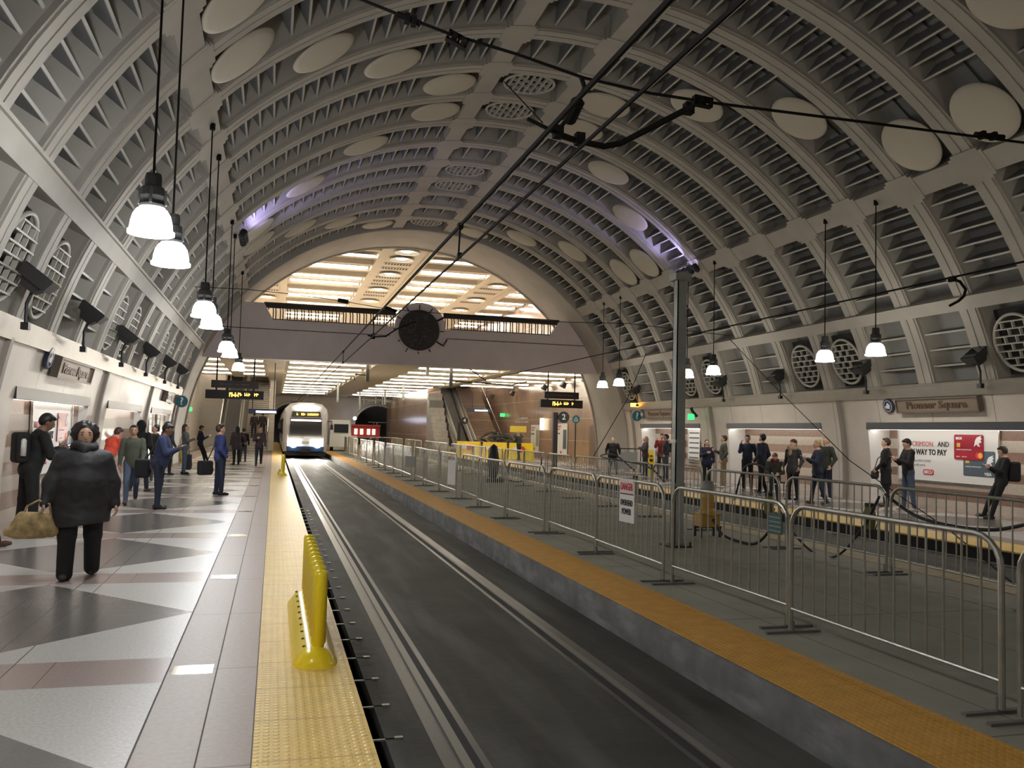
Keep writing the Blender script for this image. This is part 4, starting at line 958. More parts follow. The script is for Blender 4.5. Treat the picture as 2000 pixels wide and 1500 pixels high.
# signs on the fence
t = empty('danger_sign', 'white and red DANGER OVERHEAD POWER sign on a fence panel', 'sign')
DY = 10.9; M = frame((4.30, DY, 0.76), (0.20, -1, 0), (0, 0, 1))
M = frame((4.31, 9.98+0.16, 0.78), (0.92, -0.40, 0), (0, 0, 1))
M = frame((4.30, 10.05, 0.83), (0.10, -0.995, 0), (0, 0, 1))
q = MB(); q.prism([(-0.19, -0.27), (0.19, -0.27), (0.19, 0.27), (-0.19, 0.27)], 0.01, M); q.build('plate', WHITE, t)
q = MB(); q.prism([(-0.17, 0.09), (0.17, 0.09), (0.17, 0.25), (-0.17, 0.25)], 0.003, M @ Matrix.Translation((0, 0, 0.01))); q.build('header', mat('danger_header', (0.80, 0.62, 0.60), 0.5), t)
q = MB(); q.prism([(-0.17, 0.075), (0.17, 0.075), (0.17, 0.09), (-0.17, 0.09)], 0.003, M @ Matrix.Translation((0, 0, 0.01))); q.build('rule', BTXT, t)
text('DANGER', 0.125, M @ Matrix.Translation((0, 0.17, 0.014)), mat('danger_red', (0.50, 0.04, 0.05), 0.5), t, align='CENTER', sx=0.62, bold=0.0015)
text('OVERHEAD', 0.105, M @ Matrix.Translation((0, -0.03, 0.012)), BTXT, t, align='CENTER', sx=0.58, bold=0.001); text('POWER', 0.105, M @ Matrix.Translation((0, -0.14, 0.012)), BTXT, t, align='CENTER', sx=0.64, bold=0.001)
t = empty('barrier_tag', 'small dark green maker plate on the second fence panel', 'sign'); M = frame((4.32, 6.78, 0.90), (0.05, -1, 0), (0, 0, 1))
q = MB(); q.prism([(-0.10, -0.09), (0.10, -0.09), (0.10, 0.09), (-0.10, 0.09)], 0.008, M); q.build('plate', mat('tag_green', (0.05, 0.10, 0.09), 0.4), t)
q = MB()
for i in range(4): q.prism([(-0.085, 0.05-0.04*i), (0.085, 0.05-0.04*i), (0.085, 0.06-0.04*i), (-0.085, 0.06-0.04*i)], 0.002, M @ Matrix.Translation((0, 0, 0.008)))
q.build('print', mat('tag_print', (0.25, 0.33, 0.30), 0.5), t)
for j, (y, w_, h_, mm) in enumerate(((20.9, 0.28, 0.60, 'WHITE'), (27.6, 0.50, 0.35, 'D'), (33.3, 0.26, 0.62, 'WHITE'))):
    q = MB(); M = frame((4.27, y, 0.62), (0.5, -0.86, 0), (0, 0, 1)); q.prism([(-w_/2, -h_/2), (w_/2, -h_/2), (w_/2, h_/2), (-w_/2, h_/2)], 0.012, M)
    thing('fence_notice', q, WHITE if mm == 'WHITE' else mat('grey_notice', (0.30, 0.30, 0.28), 0.5), ['pale upright notice on the fence between the danger sign and the grey notice', 'wide grey notice on the fence further along', 'bright narrow notice far along the fence'][j], 'sign')
# ---- cables looped along the island
def cable(pts, r, lab):
    P_ = [Vector(p) for p in pts]; out = []
    for i in range(len(P_)-1):
        p0, p1, p2, p3 = P_[max(i-1, 0)], P_[i], P_[i+1], P_[min(i+2, len(P_)-1)]
        for k_ in range(6):
            t_ = k_/6; out.append(0.5*((2*p1)+(p2-p0)*t_+(2*p0-5*p1+4*p2-p3)*t_*t_+(3*p1-p0-3*p2+p3)*t_**3))
    out.append(P_[-1]); q = MB(); q.tube(out, r, 8); return thing('cable', q, RUB, lab, 'cable', smooth=True)
cable([(7.5, 9.3, 0.98), (7.45, 8.6, 0.75), (7.5, 7.7, 0.72), (7.45, 6.9, 0.9), (7.4, 6.2, 1.0)], 0.020, 'thick black cable drooping along the far fence row near the front')
cable([(7.45, 9.35, 0.95), (7.55, 9.8, 0.5), (7.65, 10.5, 0.03), (7.7, 11.2, 0.03), (7.5, 11.6, 0.5), (7.45, 11.7, 0.95)], 0.016, 'black cable loop hanging to the floor between two far barriers')
cable([(7.48, 11.7, 1.0), (7.5, 12.2, 1.22), (7.5, 12.7, 1.15), (7.5, 13.0, 0.6)], 0.016, 'black cable arching over the far fence beside the seated passenger')
cable([(7.5, 17.2, 0.9), (7.45, 18.2, 1.2), (7.45, 19.0, 1.12), (7.45, 16.5, 1.02), (7.45, 15.6, 0.75)], 0.016, 'black cable arching over the far fence near the danger sign')
cable([(7.0, 12.8, 0.3), (7.0, 12.5, 0.10), (7.1, 12.2, 0.03), (7.2, 11.8, 0.05), (7.3, 11.5, 0.35)], 0.022, 'black hose looping on the floor beside the amber machine')
# amber rail machine (switch lubricator like) with grey dome
t = empty('track_machine', 'amber machine with a rounded grey head standing on the fenced island', 'machine', (7.0, 13.0, 0)); t.scale = (0.86, 0.86, 0.86)
q = MB(); q.lathe([(0.18, 0.42), (0.17, 0.5), (0.12, 0.55), (0.13, 0.75), (0.12, 0.83)], n=18, cap=True); q.build('neck', mat('machine_amber', (0.45, 0.26, 0.05), 0.5), t, smooth=False)
q = MB(); q.bb(-0.19, 0.19, -0.15, 0.15, 0.20, 0.45); q.bb(-0.21, 0.21, -0.17, 0.17, 0.43, 0.46); q.build('body', MATS['machine_amber'], t)
q = MB(); q.lathe([(0.0, 1.08), (0.06, 1.075), (0.11, 1.04), (0.13, 0.97), (0.13, 0.85), (0.12, 0.83)], n=18); q.build('head', mat('machine_grey', (0.30, 0.30, 0.28), 0.5), t, smooth=True)
q = MB(); q.bb(-0.30, 0.30, -0.02, 0.02, 0.17, 0.20)
for x in (-0.2, 0.2):
    for y in (-0.12, 0.12): q.bb(x-0.02, x+0.02, y-0.02, y+0.02, 0, 0.2)
q.build('stand', BLK, t); q = MB(); q.tube([(0.05, -0.155, 0.33), (0.05, -0.17, 0.33)], 0.035, 10); q.build('knob', BLK, t)
# dark upright device with hose farther on the island
t = empty('floor_fan', 'dark upright device with cables standing far inside the fence', 'device', (7.0, 27.5, 0)); q = MB(); q.lathe([(0.05, 0.0), (0.16, 0.25), (0.2, 0.7), (0.12, 1.15), (0.0, 1.25)], n=12); q.build('body', BLK, t, smooth=True); q = MB(); q.bb(-0.3, 0.3, -0.3, 0.3, 0, 0.12); q.build('base', BLK, t)
cable([(7.2, 27.5, 0.15), (7.8, 27.3, 0.03), (8.2, 26.5, 0.3), (8.2, 26, 0.9)], 0.02, 'black cable rising from the dark upright device')
# hose reel in olive drab hung beside the far fence
for x, y, z, lab in ((7.62, 9.75, 0.66, 'olive hose bundle hung at a far fence corner near the white reveal'), (7.62, 12.15, 0.62, 'olive hose bundle hung on the far fence behind the khaki trousers man'), (7.62, 17.4, 0.60, 'olive hose bundle hung on the far fence near the grey pole')):
    t = empty('hose_bundle', lab, 'hose', (x, y, z)); t.scale = (0.75, 0.75, 0.85); q = MB(); q.lathe([(0.0, -0.22), (0.09, -0.18), (0.11, 0.0), (0.08, 0.14), (0, 0.16)], n=12); q.build('bundle', mat('olive_cloth', (0.20, 0.19, 0.07), 0.7), t, smooth=True)
    q = MB(); q.tube([(0.12*math.cos(a)*1.0+0.0, 0.16*math.sin(a), -0.06+0.2*math.sin(a*1.0+1)) for a in np.linspace(0, 5.2, 14)], 0.01, 6); q.box((0, 0, 0.17), (0.10, 0.14, 0.07)); q.build('hose', RUB, t)

# ---- yellow gap barriers on the tactile strip
def yellow_barrier(n_, lab, loc, sc=1.0):
    t = empty('gap_barrier', lab, 'barrier', loc)
    q = MB(); L_ = 0.23*(n_-1)+0.34; pr = [(-0.155, 0), (-0.15, 0.02), (-0.085, 0.10), (0.0, 0.125), (0.085, 0.10), (0.15, 0.02), (0.155, 0)]
    ys = [-0.17, -0.15, -0.10, -0.03]+[0.0]+[L_-0.34]+[L_-0.31, L_-0.24, L_-0.19, L_-0.17]; sc_ = [0.35, 0.62, 0.88, 0.98, 1, 1, 0.98, 0.88, 0.62, 0.35]
    vs = [(x*s_, y, z*(s_ if s_ < 0.9 else 1)) for y, s_ in zip(ys, sc_) for x, z in pr]; k_ = len(pr); fs = []
    for i in range(len(ys)-1):
        for j in range(k_-1): fs.append((i*k_+j, (i+1)*k_+j, (i+1)*k_+j+1, i*k_+j+1))
    fs += [tuple(range(k_)), tuple((len(ys)-1)*k_+j for j in range(k_-1, -1, -1))]; q.add(vs, fs); b = q.build('base', YPL, t, smooth=True)
    for i in range(n_):
        q = MB(); y = 0.23*i; q.lathe([(0.040, 0.11), (0.040, 0.13), (0.050, 0.14), (0.050, 0.61), (0.043, 0.635), (0.0, 0.645)], n=12, c=(0.02, y, 0)); q.build('post', YPL, t, smooth=True)
    for i in range(n_): q = MB(); q.tube([(-0.075, 0.23*i+0.05, 0.100), (-0.077, 0.23*i+0.05, 0.112)], 0.012, 6); q.build('bolt', BRZ, t)
    return t
yellow_barrier(10, 'row of yellow plastic posts on a long base standing on the near yellow strip', (0.34, 6.25, 0.004))
yellow_barrier(10, 'row of yellow plastic posts far along the strip in front of the train', (0.34, 30.0, 0.004))

# ---- yellow stand signs on the platforms
for x, y, rz, lab in ((-3.75, 40.5, 0.2, 'yellow caution stand beside the leaning dark passenger'), (15.3, 33.4, -0.1, 'yellow caution stand beside the woman in the black coat')):
    t = empty('caution_stand', lab, 'floor sign', (x, y, 0), rz)
    for s_ in (-1, 1):
        q = MB(); q.hexa([(-0.16, s_*0.16-0.01, 0), (0.16, s_*0.16-0.01, 0), (0.16, s_*0.16+0.01, 0), (-0.16, s_*0.16+0.01, 0), (-0.12, s_*0.02-0.01, 1.05), (0.12, s_*0.02-0.01, 1.05), (0.12, s_*0.02+0.01, 1.05), (-0.12, s_*0.02+0.01, 1.05)]); q.build('board', YPL, t)
    q = MB(); q.box((0, -0.12, 0.62), (0.15, 0.02, 0.10)); q.box((0, -0.10, 0.8), (0.12, 0.02, 0.05)); q.box((0, -0.15, 0.35), (0.10, 0.02, 0.2)); q.build('print', BTXT, t)
# black handrail frame near the arch foot
t = empty('guard_railing', 'black handrail frame standing behind the yellow caution stand', 'railing', (14.9, 35.2, 0)); q = MB(); q.tube([(-0.75, 0, 0), (-0.75, 0, 1.05), (0.75, 0, 1.05), (0.75, 0, 0)], 0.03, 8); q.build('frame', BLK, t); q = MB(); q.bb(-0.6, 0.6, -0.01, 0.01, 0.15, 0.9); q.build('panel', mat('grey_panel', (0.25, 0.27, 0.27), 0.5), t)
# yellow water barriers and heaped black sheeting at the far right
for j, (x, y) in enumerate(((11.75, 52.5), (13.15, 51.4), (14.5, 50.2))):
    t = empty('plastic_barrier', 'yellow plastic barrier with a red circle, %s from the escalator' % ORD[j], 'barrier', (x, y, 0), -0.55, 'yellow plastic barriers')
    q = MB(); q.hexa([(-0.75, -0.25, 0), (0.75, -0.25, 0), (0.75, 0.25, 0), (-0.75, 0.25, 0), (-0.74, -0.10, 1.0), (0.74, -0.10, 1.0), (0.74, 0.10, 1.0), (-0.74, 0.10, 1.0)]); q.build('body', YPL, t)
    q = MB(); M = frame((0.1, -0.20, 0.62), (1, 0, 0), (0, 0.15, 1)); q.prism(circ(0.18, 20), 0.03, M); q.build('circle_mark', REDM, t); q = MB(); q.prism([(-0.6, -0.08), (-0.15, -0.08), (-0.15, 0.12), (-0.6, 0.12)], 0.03, M); q.build('white_mark', WHITE, t)
q = MB()
for i in range(55):
    c = (rng.uniform(12.9, 15.4), rng.uniform(52.6, 54.4), 0.75+rng.uniform(0, 0.75)); a = rng.uniform(0, PI)
    d = Vector((math.cos(a), 0.4*math.sin(a), rng.uniform(-0.3, 0.4))).normalized()*rng.uniform(0.2, 0.5); q.tube([Vector(c)-d, Vector(c)+Vector((0, 0, 0.07)), Vector(c)+d], [0.05, 0.09, 0.04], 6)
q.bb(13.2, 15.6, 52.6, 54.2, 0.0, 0.85)
tag(thing('debris_heap', q, mat('dark_sheet', (0.05, 0.055, 0.05), 0.7), 'heap of dark bundled material behind the yellow plastic barriers', 'heap'), None, None, kind='stuff')
q = MB(); q.box((15.2, 53.5, 1.85), (1.1, 0.05, 0.4)); q.box((15.2, 53.52, 0.85), (0.06, 0.04, 1.7)); thing('notice_board', q, mat('yellow_board', (0.75, 0.58, 0.08), 0.5), 'yellow board above the heap of dark material', 'sign')
# lamp post and red emergency box on the wall
q = MB(); q.box((XR-0.15, 52.2, 2.2), (0.18, 0.3, 0.75)); thing('wall_lantern', q, mat('lit_cream', (1, 0.9, 0.7), emit=3), 'small lit box on the brown wall between escalator and posters', 'light')
# white lettering on the brown wall
for j, (yy, zz, s_) in enumerate(((57.0, 2.62, 0.28), (57.4, 2.36, 0.22))):
    o = bars([2.4, 3.4][j], s_*0.6, frame((XR-0.01, yy, zz), (0, -1, 0), (0, 0, 1)), LTXT, None, 'wall_lettering', 11+j); tag(o, ['upper line of small white lettering on the brown wall', 'lower line of small white lettering on the brown wall'][j], 'lettering')

# ---- escalators and stairs (right, then left)
def escalator(x0, x1, y0, rise, lab, glass):
    t = empty('escalator', lab, 'escalator', (x0, y0, 0)); w_ = x1-x0; run = rise/math.tan(R(30)); n_ = int(rise/0.2)
    q = MB()
    for i in range(n_): q.bb(0.30, w_-0.30, run*i/n_, run*(i+1)/n_+0.05, max(-0.1, rise*i/n_-0.4), rise*(i+1)/n_); 
    q.build('step_flight', mat('step_metal', (0.14, 0.13, 0.125), 0.4, metal=0.4), t)
    for x in (0.12, w_-0.12):
        q = MB(); q.hexa([(x-0.10, -1.0, 0), (x+0.10, -1.0, 0), (x+0.10, run, rise-0.35), (x-0.10, run, rise-0.35), (x-0.10, -1.0, 0.42), (x+0.10, -1.0, 0.42), (x+0.10, run, rise+0.42), (x-0.10, run, rise+0.42)]); sk = q.build('skirt', glass if x > 0.5 else STEELB, t)
        q = MB(); q.hexa([(x-0.02, -1.0, 0.42), (x+0.02, -1.0, 0.42), (x+0.02, run, rise+0.42), (x-0.02, run, rise+0.42), (x-0.02, -1.0, 0.95), (x+0.02, -1.0, 0.95), (x+0.02, run, rise+0.95), (x-0.02, run, rise+0.95)]); q.build('balustrade', BALW, t)
        q = MB(); q.tube([(x, -1.05, 0.5), (x, -1.15, 0.8), (x, -1.0, 1.0), (x, 0, 1.0), (x, run, rise+1.0)], 0.045, 8); q.build('handrail', RUB, t)
def stairs(x0, x1, y0, rise, lab, mm):
    t = empty('staircase', lab, 'staircase', (x0, y0, 0)); n_ = int(rise/0.165); q = MB(); run = n_*0.29
    for i in range(n_): q.bb(0, x1-x0, 0.29*i, 0.29*(i+1)+0.02, max(0, 0.165*i-0.3), 0.165*(i+1)); 
    q.build('step_flight', mm, t)
    q = MB()
    for i in range(n_): q.bb(0.01, x1-x0-0.01, 0.29*i-0.004, 0.29*i+0.03, 0.165*(i+1)-0.025, 0.165*(i+1)+0.002)
    q.build('nosing_row', mat('nosing_dark', (0.12, 0.11, 0.10), 0.5), t)
    for x in (0.05, x1-x0-0.05):
        q = MB(); q.tube([(x, -0.3, 0.95), (x, 0, 0.95), (x, run, 0.95+0.165*n_)], 0.03, 8); q.tube([(x, 0, 0), (x, 0, 0.95)], 0.02, 6); q.build('handrail', STEELB, t)
SHINE = mat('lit_steel', (0.85, 0.83, 0.78), 0.3, metal=0.3); BALW = mat('pale_balustrade', (0.62, 0.60, 0.56), 0.25, metal=0.2)  # the bright shine on the escalators is put into these pale colours
escalator(12.15, 13.65, 58.9, 5.3, 'escalator rising beside the brown wall past the yellow plastic barriers', SHINE)
stairs(13.75, 16.0, 59.6, 5.3, 'staircase between the escalator and the brown wall', BROWN)
escalator(-3.35, -1.95, 56.0, 5.3, 'escalator rising at the end of the near platform', SHINE)
stairs(-1.85, -0.36, 59.7, 5.3, 'wide staircase at the end of the near platform', LIGHTW)
q = MB(); q.tube([(-1.9, 55.5, 0), (-1.9, 55.5, 1.0), (-1.9, 59.5, 1.0), (-1.9, 59.5, 0)], 0.04, 8); thing('handrail', q, BRZ, 'dark handrail at the foot of the near staircase', 'railing')
# stepped grey block left of the right escalator
q = MB()
for i in range(8): q.bb(11.02, 12.08, 60+0.5*i, 63.995, 0.55*i, 0.55*(i+1))
struct(q.build('wall_block', GREYST))

# ---- train
t = empty('light_rail_train', 'white light rail train with blazing headlights entering the station', 'train', (1.81, 51.6, TR))
WT, HTt = 1.29, 3.28
TW = mat('train_white', (0.50, 0.50, 0.53), 0.35); TB = mat('train_blue', (0.03, 0.08, 0.22), 0.3)
def sect(y, s, zt, zb=0.38, inset=0.0):
    h = WT*s; c = 0.42*s
    pts = [(-h*0.97, zb), (-h, zb+0.5), (-h, zt-0.75), (-h*0.94, zt-0.38), (-h*0.72, zt-0.10), (-h*0.35, zt), (h*0.35, zt), (h*0.72, zt-0.10), (h*0.94, zt-0.38), (h, zt-0.75), (h, zb+0.5), (h*0.97, zb)]
    return [(x, y, z) for x, z in pts]
q = MB(); secs = [sect(0.0, 0.80, 2.5, 0.42), sect(0.12, 0.90, 2.9, 0.40), sect(0.45, 0.97, 3.14), sect(0.9, 1.0, HTt), sect(28, 1.0, HTt)]
# rake the nose: lower part stays forward
for s_i, sc_ in enumerate(secs[:3]):
    secs[s_i] = [(x, y+max(0, z-1.3)*[0.28, 0.24, 0.12][s_i], z) for x, y, z in sc_]
vs = [p for s_ in secs for p in s_]; k_ = 12; fs = [(i*k_+j, i*k_+(j+1) % k_, (i+1)*k_+(j+1) % k_, (i+1)*k_+j) for i in range(len(secs)-1) for j in range(k_)]
fs += [tuple(range(k_-1, -1, -1)), tuple((len(secs)-1)*k_+j for j in range(k_))]; q.add(vs, fs); body = q.build('body', TW, t, smooth=False)
def fy(z): return max(0, z-1.3)*0.28-0.03
q = MB(); q.hexa([(-0.92, fy(1.15)-0.02, 1.15), (0.92, fy(1.15)-0.02, 1.15), (0.92, 0.2, 1.15), (-0.92, 0.2, 1.15), (-0.90, fy(2.35)-0.02, 2.35), (0.90, fy(2.35)-0.02, 2.35), (0.90, fy(2.35)+0.2, 2.35), (-0.90, fy(2.35)+0.2, 2.35)]); q.build('windshield', GLASS_D, t)
q = MB(); q.box((0, fy(2.30)-0.06, 2.22), (1.72, 0.03, 0.10)); q.build('visor_strip', mat('lit_strip', (1.0, 0.85, 0.7), emit=4), t)
q = MB(); q.hexa([(-0.85, fy(2.4)-0.03, 2.42), (0.85, fy(2.4)-0.03, 2.42), (0.85, fy(2.4)+0.3, 2.42), (-0.85, fy(2.4)+0.3, 2.42), (-0.80, fy(2.72)+0.02, 2.74), (0.80, fy(2.72)+0.02, 2.74), (0.80, fy(2.72)+0.4, 2.74), (-0.80, fy(2.72)+0.4, 2.74)]); ds = q.build('sign_box', BLK, t)
bars(1.45, 0.18, frame((0, fy(2.56)-0.045, 2.57), (1, 0, 0), (0, 0.28, 1)), ORL, ds, 'amber_text', 7, 1, 0.12)
HL = mat('headlight_lens', (1.0, 0.95, 0.86), emit=90)
for x in (-0.68, 0.68):
    q = MB(); M = frame((x, -0.03, 0.86), (1, 0, 0), (0, 0, 1)); q.prism(circ(0.23, 24), 0.04, M); q.build('headlight', HL, t)  # lens disc drawn oversize, with the glare put into its shape
q = MB(); M = frame((0, fy(3.0)+0.05, 2.98), (1, 0, 0), (0, 0.3, 1)); q.prism([(-0.55, -0.12), (0.55, -0.12), (0.45, 0.16), (-0.45, 0.16)], 0.05, M); q.build('roof_light', mat('roof_light_lens', (1.0, 0.86, 0.68), emit=40), t)
q = MB(); q.hexa([(-1.03, -0.02, 0.42), (1.03, -0.02, 0.42), (1.2, 0.5, 0.42), (-1.2, 0.5, 0.42), (-1.05, -0.05, 0.70), (1.05, -0.05, 0.70), (1.22, 0.5, 0.70), (-1.22, 0.5, 0.70)]); q.build('bumper', TB, t)
q = MB(); q.bb(-0.28, 0.28, -0.22, 0.1, 0.36, 0.58); q.bb(-1.15, 1.15, 0.2, 27.5, 0.16, 0.40); q.build('underframe', BLK, t)
q = MB(); q.box((0, -0.06, 0.92), (0.42, 0.02, 0.16)); q.build('number_plate', WHITE, t)
for sx in (-1, 1):
    q = MB(); q.bb(sx*1.285, sx*1.30, 0.95, 27.5, 0.95, 1.35); q.build('side_stripe', TB, t)
    for j in range(10): q = MB(); q.bb(sx*1.27, sx*1.305, 1.1+2.6*j, 3.2+2.6*j, 1.35, 2.35); q.build('side_window', GLASS_D, t)
    q = MB(); q.tube([(sx*1.25, 0.75, 2.2), (sx*1.5, 0.55, 2.2), (sx*1.5, 0.55, 1.9)], 0.03, 6); q.box((sx*1.5, 0.53, 1.85), (0.16, 0.06, 0.30)); q.build('side_mirror', BLK, t)
q = MB(); q.tube([(-0.4, 12, HTt+0.05), (0, 12.9, HTt+0.22), (0.4, 12, HTt+0.05)], 0.03, 6); q.tube([(-0.7, 12.9, 3.62), (0.7, 12.9, 3.62)], 0.03, 6); q.tube([(0, 11.5, HTt+0.05), (0, 12.9, 3.62)], 0.03, 6); q.bb(-0.6, 0.6, 11, 14, HTt, HTt+0.06); q.build('pantograph', WIRE, t)
for x, z, e, sz in ((-0.68, 0.86, HEAD, 62), (0.68, 0.86, HEAD, 62), (0, 3.0, HEAD*0.5, 80)):
    ld = bpy.data.lights.new('headlight_beam', 'SPOT'); ld.energy = e; ld.color = (1.0, 0.92, 0.80); ld.spot_size = R(sz); ld.spot_blend = 0.9; ld.shadow_soft_size = 0.08
    lo = bpy.data.objects.new('headlight_beam', ld); COL.objects.link(lo); lo.location = (1.81+x, 51.6-0.15+(0.3 if z > 2 else 0), TR+z); lo.rotation_euler = (R(86 if z < 2 else 78), 0, PI)
# service cabinet, white cart and red truss beyond the fence
t = empty('service_cart', 'pale service vehicle standing behind the train', 'vehicle', (4.7, 62, 0)); q = MB(); q.hexa([(-0.9, 0, 0.4), (0.7, 0, 0.4), (0.7, 3, 0.4), (-0.9, 3, 0.4), (-0.8, 0.1, 2.2), (0.5, 0.1, 2.2), (0.5, 3, 2.2), (-0.8, 3, 2.2)]); q.bb(-0.9, 1.0, -0.3, 0, 0.3, 1.1); q.build('body', WHITE, t)
q = MB(); q.bb(-0.6, 0.4, -0.04, 0.02, 1.3, 1.9); q.build('window', GLASS_D, t)
for x in (-0.7, 0.6): q = MB(); q.tube([(x-0.1, 0.5, 0.3), (x+0.1, 0.5, 0.3)], 0.3, 14); q.build('wheel', RUB, t)
t = empty('red_scaffold', 'red framed equipment with lit panels before the far tunnel mouth', 'equipment', (7.7, 76, 1.35)); q = MB(); q.bb(-1.2, 1.3, -0.2, 0.2, 0.45, 0.62); q.bb(-1.2, 1.3, -0.2, 0.2, -0.55, -0.35); q.bb(-1.2, 1.3, 0.1, 0.2, -0.5, 0.5); q.bb(-1.1, -0.9, -0.1, 0.1, -1.35, -0.5); q.bb(1.0, 1.2, -0.1, 0.1, -1.35, -0.5); q.build('frame', mat('truss_red', (0.35, 0.04, 0.03), 0.5), t)
for j, x in enumerate((-0.8, -0.3, 0.3, 0.75)): q = MB(); q.bb(x-0.13, x+0.13, -0.04, 0.08, -0.25, 0.25); q.build('lit_panel', mat('lit_pale', (1.0, 0.7, 0.6), emit=1.5), t)
q = MB(); q.lathe([(0.0, 0), (0.16, 0.01), (0.16, 0.10), (0, 0.12)], n=14, M=Matrix.Rotation(PI/2, 3, 'X')); o = thing('signal_light', q, mat('signal_white', (0.75, 0.78, 1.0), emit=40), 'bright white signal light inside the far tunnel mouth', 'light'); o.location = unp(693, 817, 86)
t = empty('tunnel_gantry', 'thin steel frame standing inside the far tunnel mouth', 'frame', (10.3, 90, 0)); q = MB(); q.tube([(-0.9, 0, 2.3), (1.5, 0, 2.3)], 0.06, 6); q.tube([(0.0, 0, -0.2), (0.0, 0, 2.3)], 0.05, 6); q.tube([(1.3, 0, -0.2), (1.3, 0, 2.3)], 0.05, 6); q.tube([(-0.3, 0, 2.3), (-0.3, 0, 1.8)], 0.05, 6); q.build('frame', GALD, t)

# ================================================================ PEOPLE (implicit surfaces meshed with surface nets)
def rot(axis, deg):
    return np.array(Matrix.Rotation(R(deg), 3, axis))
def sdf_eval(prims, pts, k):
    d = None
    for pr in prims:
        if pr[0] == 'b':
            q = np.abs((pts-np.array(pr[1])))-(np.array(pr[2])-pr[3]); dd = np.linalg.norm(np.maximum(q, 0), axis=1)+np.minimum(q.max(1), 0)-pr[3]
        elif pr[0] == 'c':
            a, b, ra, rb = np.array(pr[1]), np.array(pr[2]), pr[3], pr[4]
            ab = b-a; t = np.clip(((pts-a) @ ab)/max(1e-9, ab @ ab), 0, 1)
            dd = np.linalg.norm(pts-a-t[:, None]*ab, axis=1)-(ra+(rb-ra)*t)
        else:
            c, r, M = np.array(pr[1]), np.array(pr[2]), pr[3] if len(pr) > 3 and pr[3] is not None else np.eye(3)
            q = (pts-c) @ M; n1 = np.linalg.norm(q/r, axis=1); n2 = np.linalg.norm(q/(r*r), axis=1)
            dd = n1*(n1-1)/np.maximum(n2, 1e-6)
        kk = pr[4] if pr[0] == 'e' and len(pr) > 4 else k
        if d is None: d = dd
        else:
            h = np.clip(0.5+0.5*(d-dd)/kk, 0, 1); d = d*(1-h)+dd*h-kk*h*(1-h)
    return d
def sdf_mesh(prims, res, k=0.04, cut=None):
    lo = np.full(3, 1e9); hi = -lo
    for pr in prims:
        if pr[0] == 'c':
            for c, r in ((pr[1], pr[3]), (pr[2], pr[4])): lo = np.minimum(lo, np.array(c)-r); hi = np.maximum(hi, np.array(c)+r)
        else: r = max(pr[2]); lo = np.minimum(lo, np.array(pr[1])-r); hi = np.maximum(hi, np.array(pr[1])+r)
    lo -= 2.5*res; hi += 2.5*res
    n = np.ceil((hi-lo)/res).astype(int)+1
    g = np.stack(np.meshgrid(*[lo[i]+res*np.arange(n[i]) for i in range(3)], indexing='ij'), -1)
    D = sdf_eval(prims, g.reshape(-1, 3), k)
    if cut is not None: D = np.maximum(D, cut(g.reshape(-1, 3)))
    D = D.reshape(n)
    ins = D < 0
    cnt = np.zeros(n-1, int); acc = np.zeros((*(n-1), 3)); num = np.zeros(n-1)
    for dx in (0, 1):
        for dy in (0, 1):
            for dz in (0, 1): cnt += ins[dx:n[0]-1+dx, dy:n[1]-1+dy, dz:n[2]-1+dz]
    cells = (cnt > 0) & (cnt < 8)
    for ax in range(3):
        o1, o2 = [a for a in range(3) if a != ax]
        for u in (0, 1):
            for v in (0, 1):
                s0 = [slice(0, n[i]-1) for i in range(3)]; s1 = list(s0)
                for a_, q_ in ((o1, u), (o2, v)): s0[a_] = slice(q_, n[a_]-1+q_); s1[a_] = s0[a_]
                s1[ax] = slice(1, n[ax])
                d0, d1 = D[tuple(s0)], D[tuple(s1)]; cr = (d0 < 0) != (d1 < 0)
                t = np.where(cr, d0/np.where(cr, d0-d1, 1), 0)
                off = np.zeros((*d0.shape, 3)); off[..., o1] = u; off[..., o2] = v; off[..., ax] = t
                acc += off*cr[..., None]; num += cr
    idx = -np.ones(n-1, int); ids = np.argwhere(cells); idx[cells] = np.arange(len(ids))
    V = lo+(ids+acc[cells]/np.maximum(num[cells], 1)[:, None])*res
    F = []
    for ax in range(3):
        o1, o2 = (ax+1) % 3, (ax+2) % 3
        s0 = [slice(1, n[i]-1) for i in range(3)]; s0[ax] = slice(0, n[ax]-1); s1 = list(s0); s1[ax] = slice(1, n[ax])
        a, b = ins[tuple(s0)], ins[tuple(s1)]; e = np.argwhere(a != b)
        if len(e) == 0: continue
        fl = a[tuple(e.T)]; base = e+np.array([0 if i == ax else 1 for i in range(3)])
        def cid(d1, d2):
            q = base.copy(); q[:, o1] -= d1; q[:, o2] -= d2; return idx[tuple(q.T)]
        quad = np.stack([cid(1, 1), cid(0, 1), cid(0, 0), cid(1, 0)], 1)
        quad[~fl] = quad[~fl][:, ::-1]
        F.append(quad)
    F = np.concatenate(F); F = F[(F >= 0).all(1)]
    return V, F
def sdf_obj(name, groups, m, parent, smooth=True, cut=None):
    """groups: list of (prims, res, k); several joined into one mesh"""
    vs, fs, o = [], [], 0
    for g in groups:
        V, F = sdf_mesh(*g, cut=cut); vs.append(V); fs.append(F+o); o += len(V)
    V = np.concatenate(vs); F = np.concatenate(fs)
    me = bpy.data.meshes.new(name); me.from_pydata(V.tolist(), [], F.tolist()); me.materials.append(m)
    me.polygons.foreach_set('use_smooth', [smooth]*len(me.polygons)); me.update()
    ob = bpy.data.objects.new(name, me); COL.objects.link(ob); ob.parent = parent; return ob
def cloth(name, col, rough=0.85, noise=0.12): return mat('cloth_'+name, col, rough, noise=noise, nscale=14, bump=0.55, bscale=7)
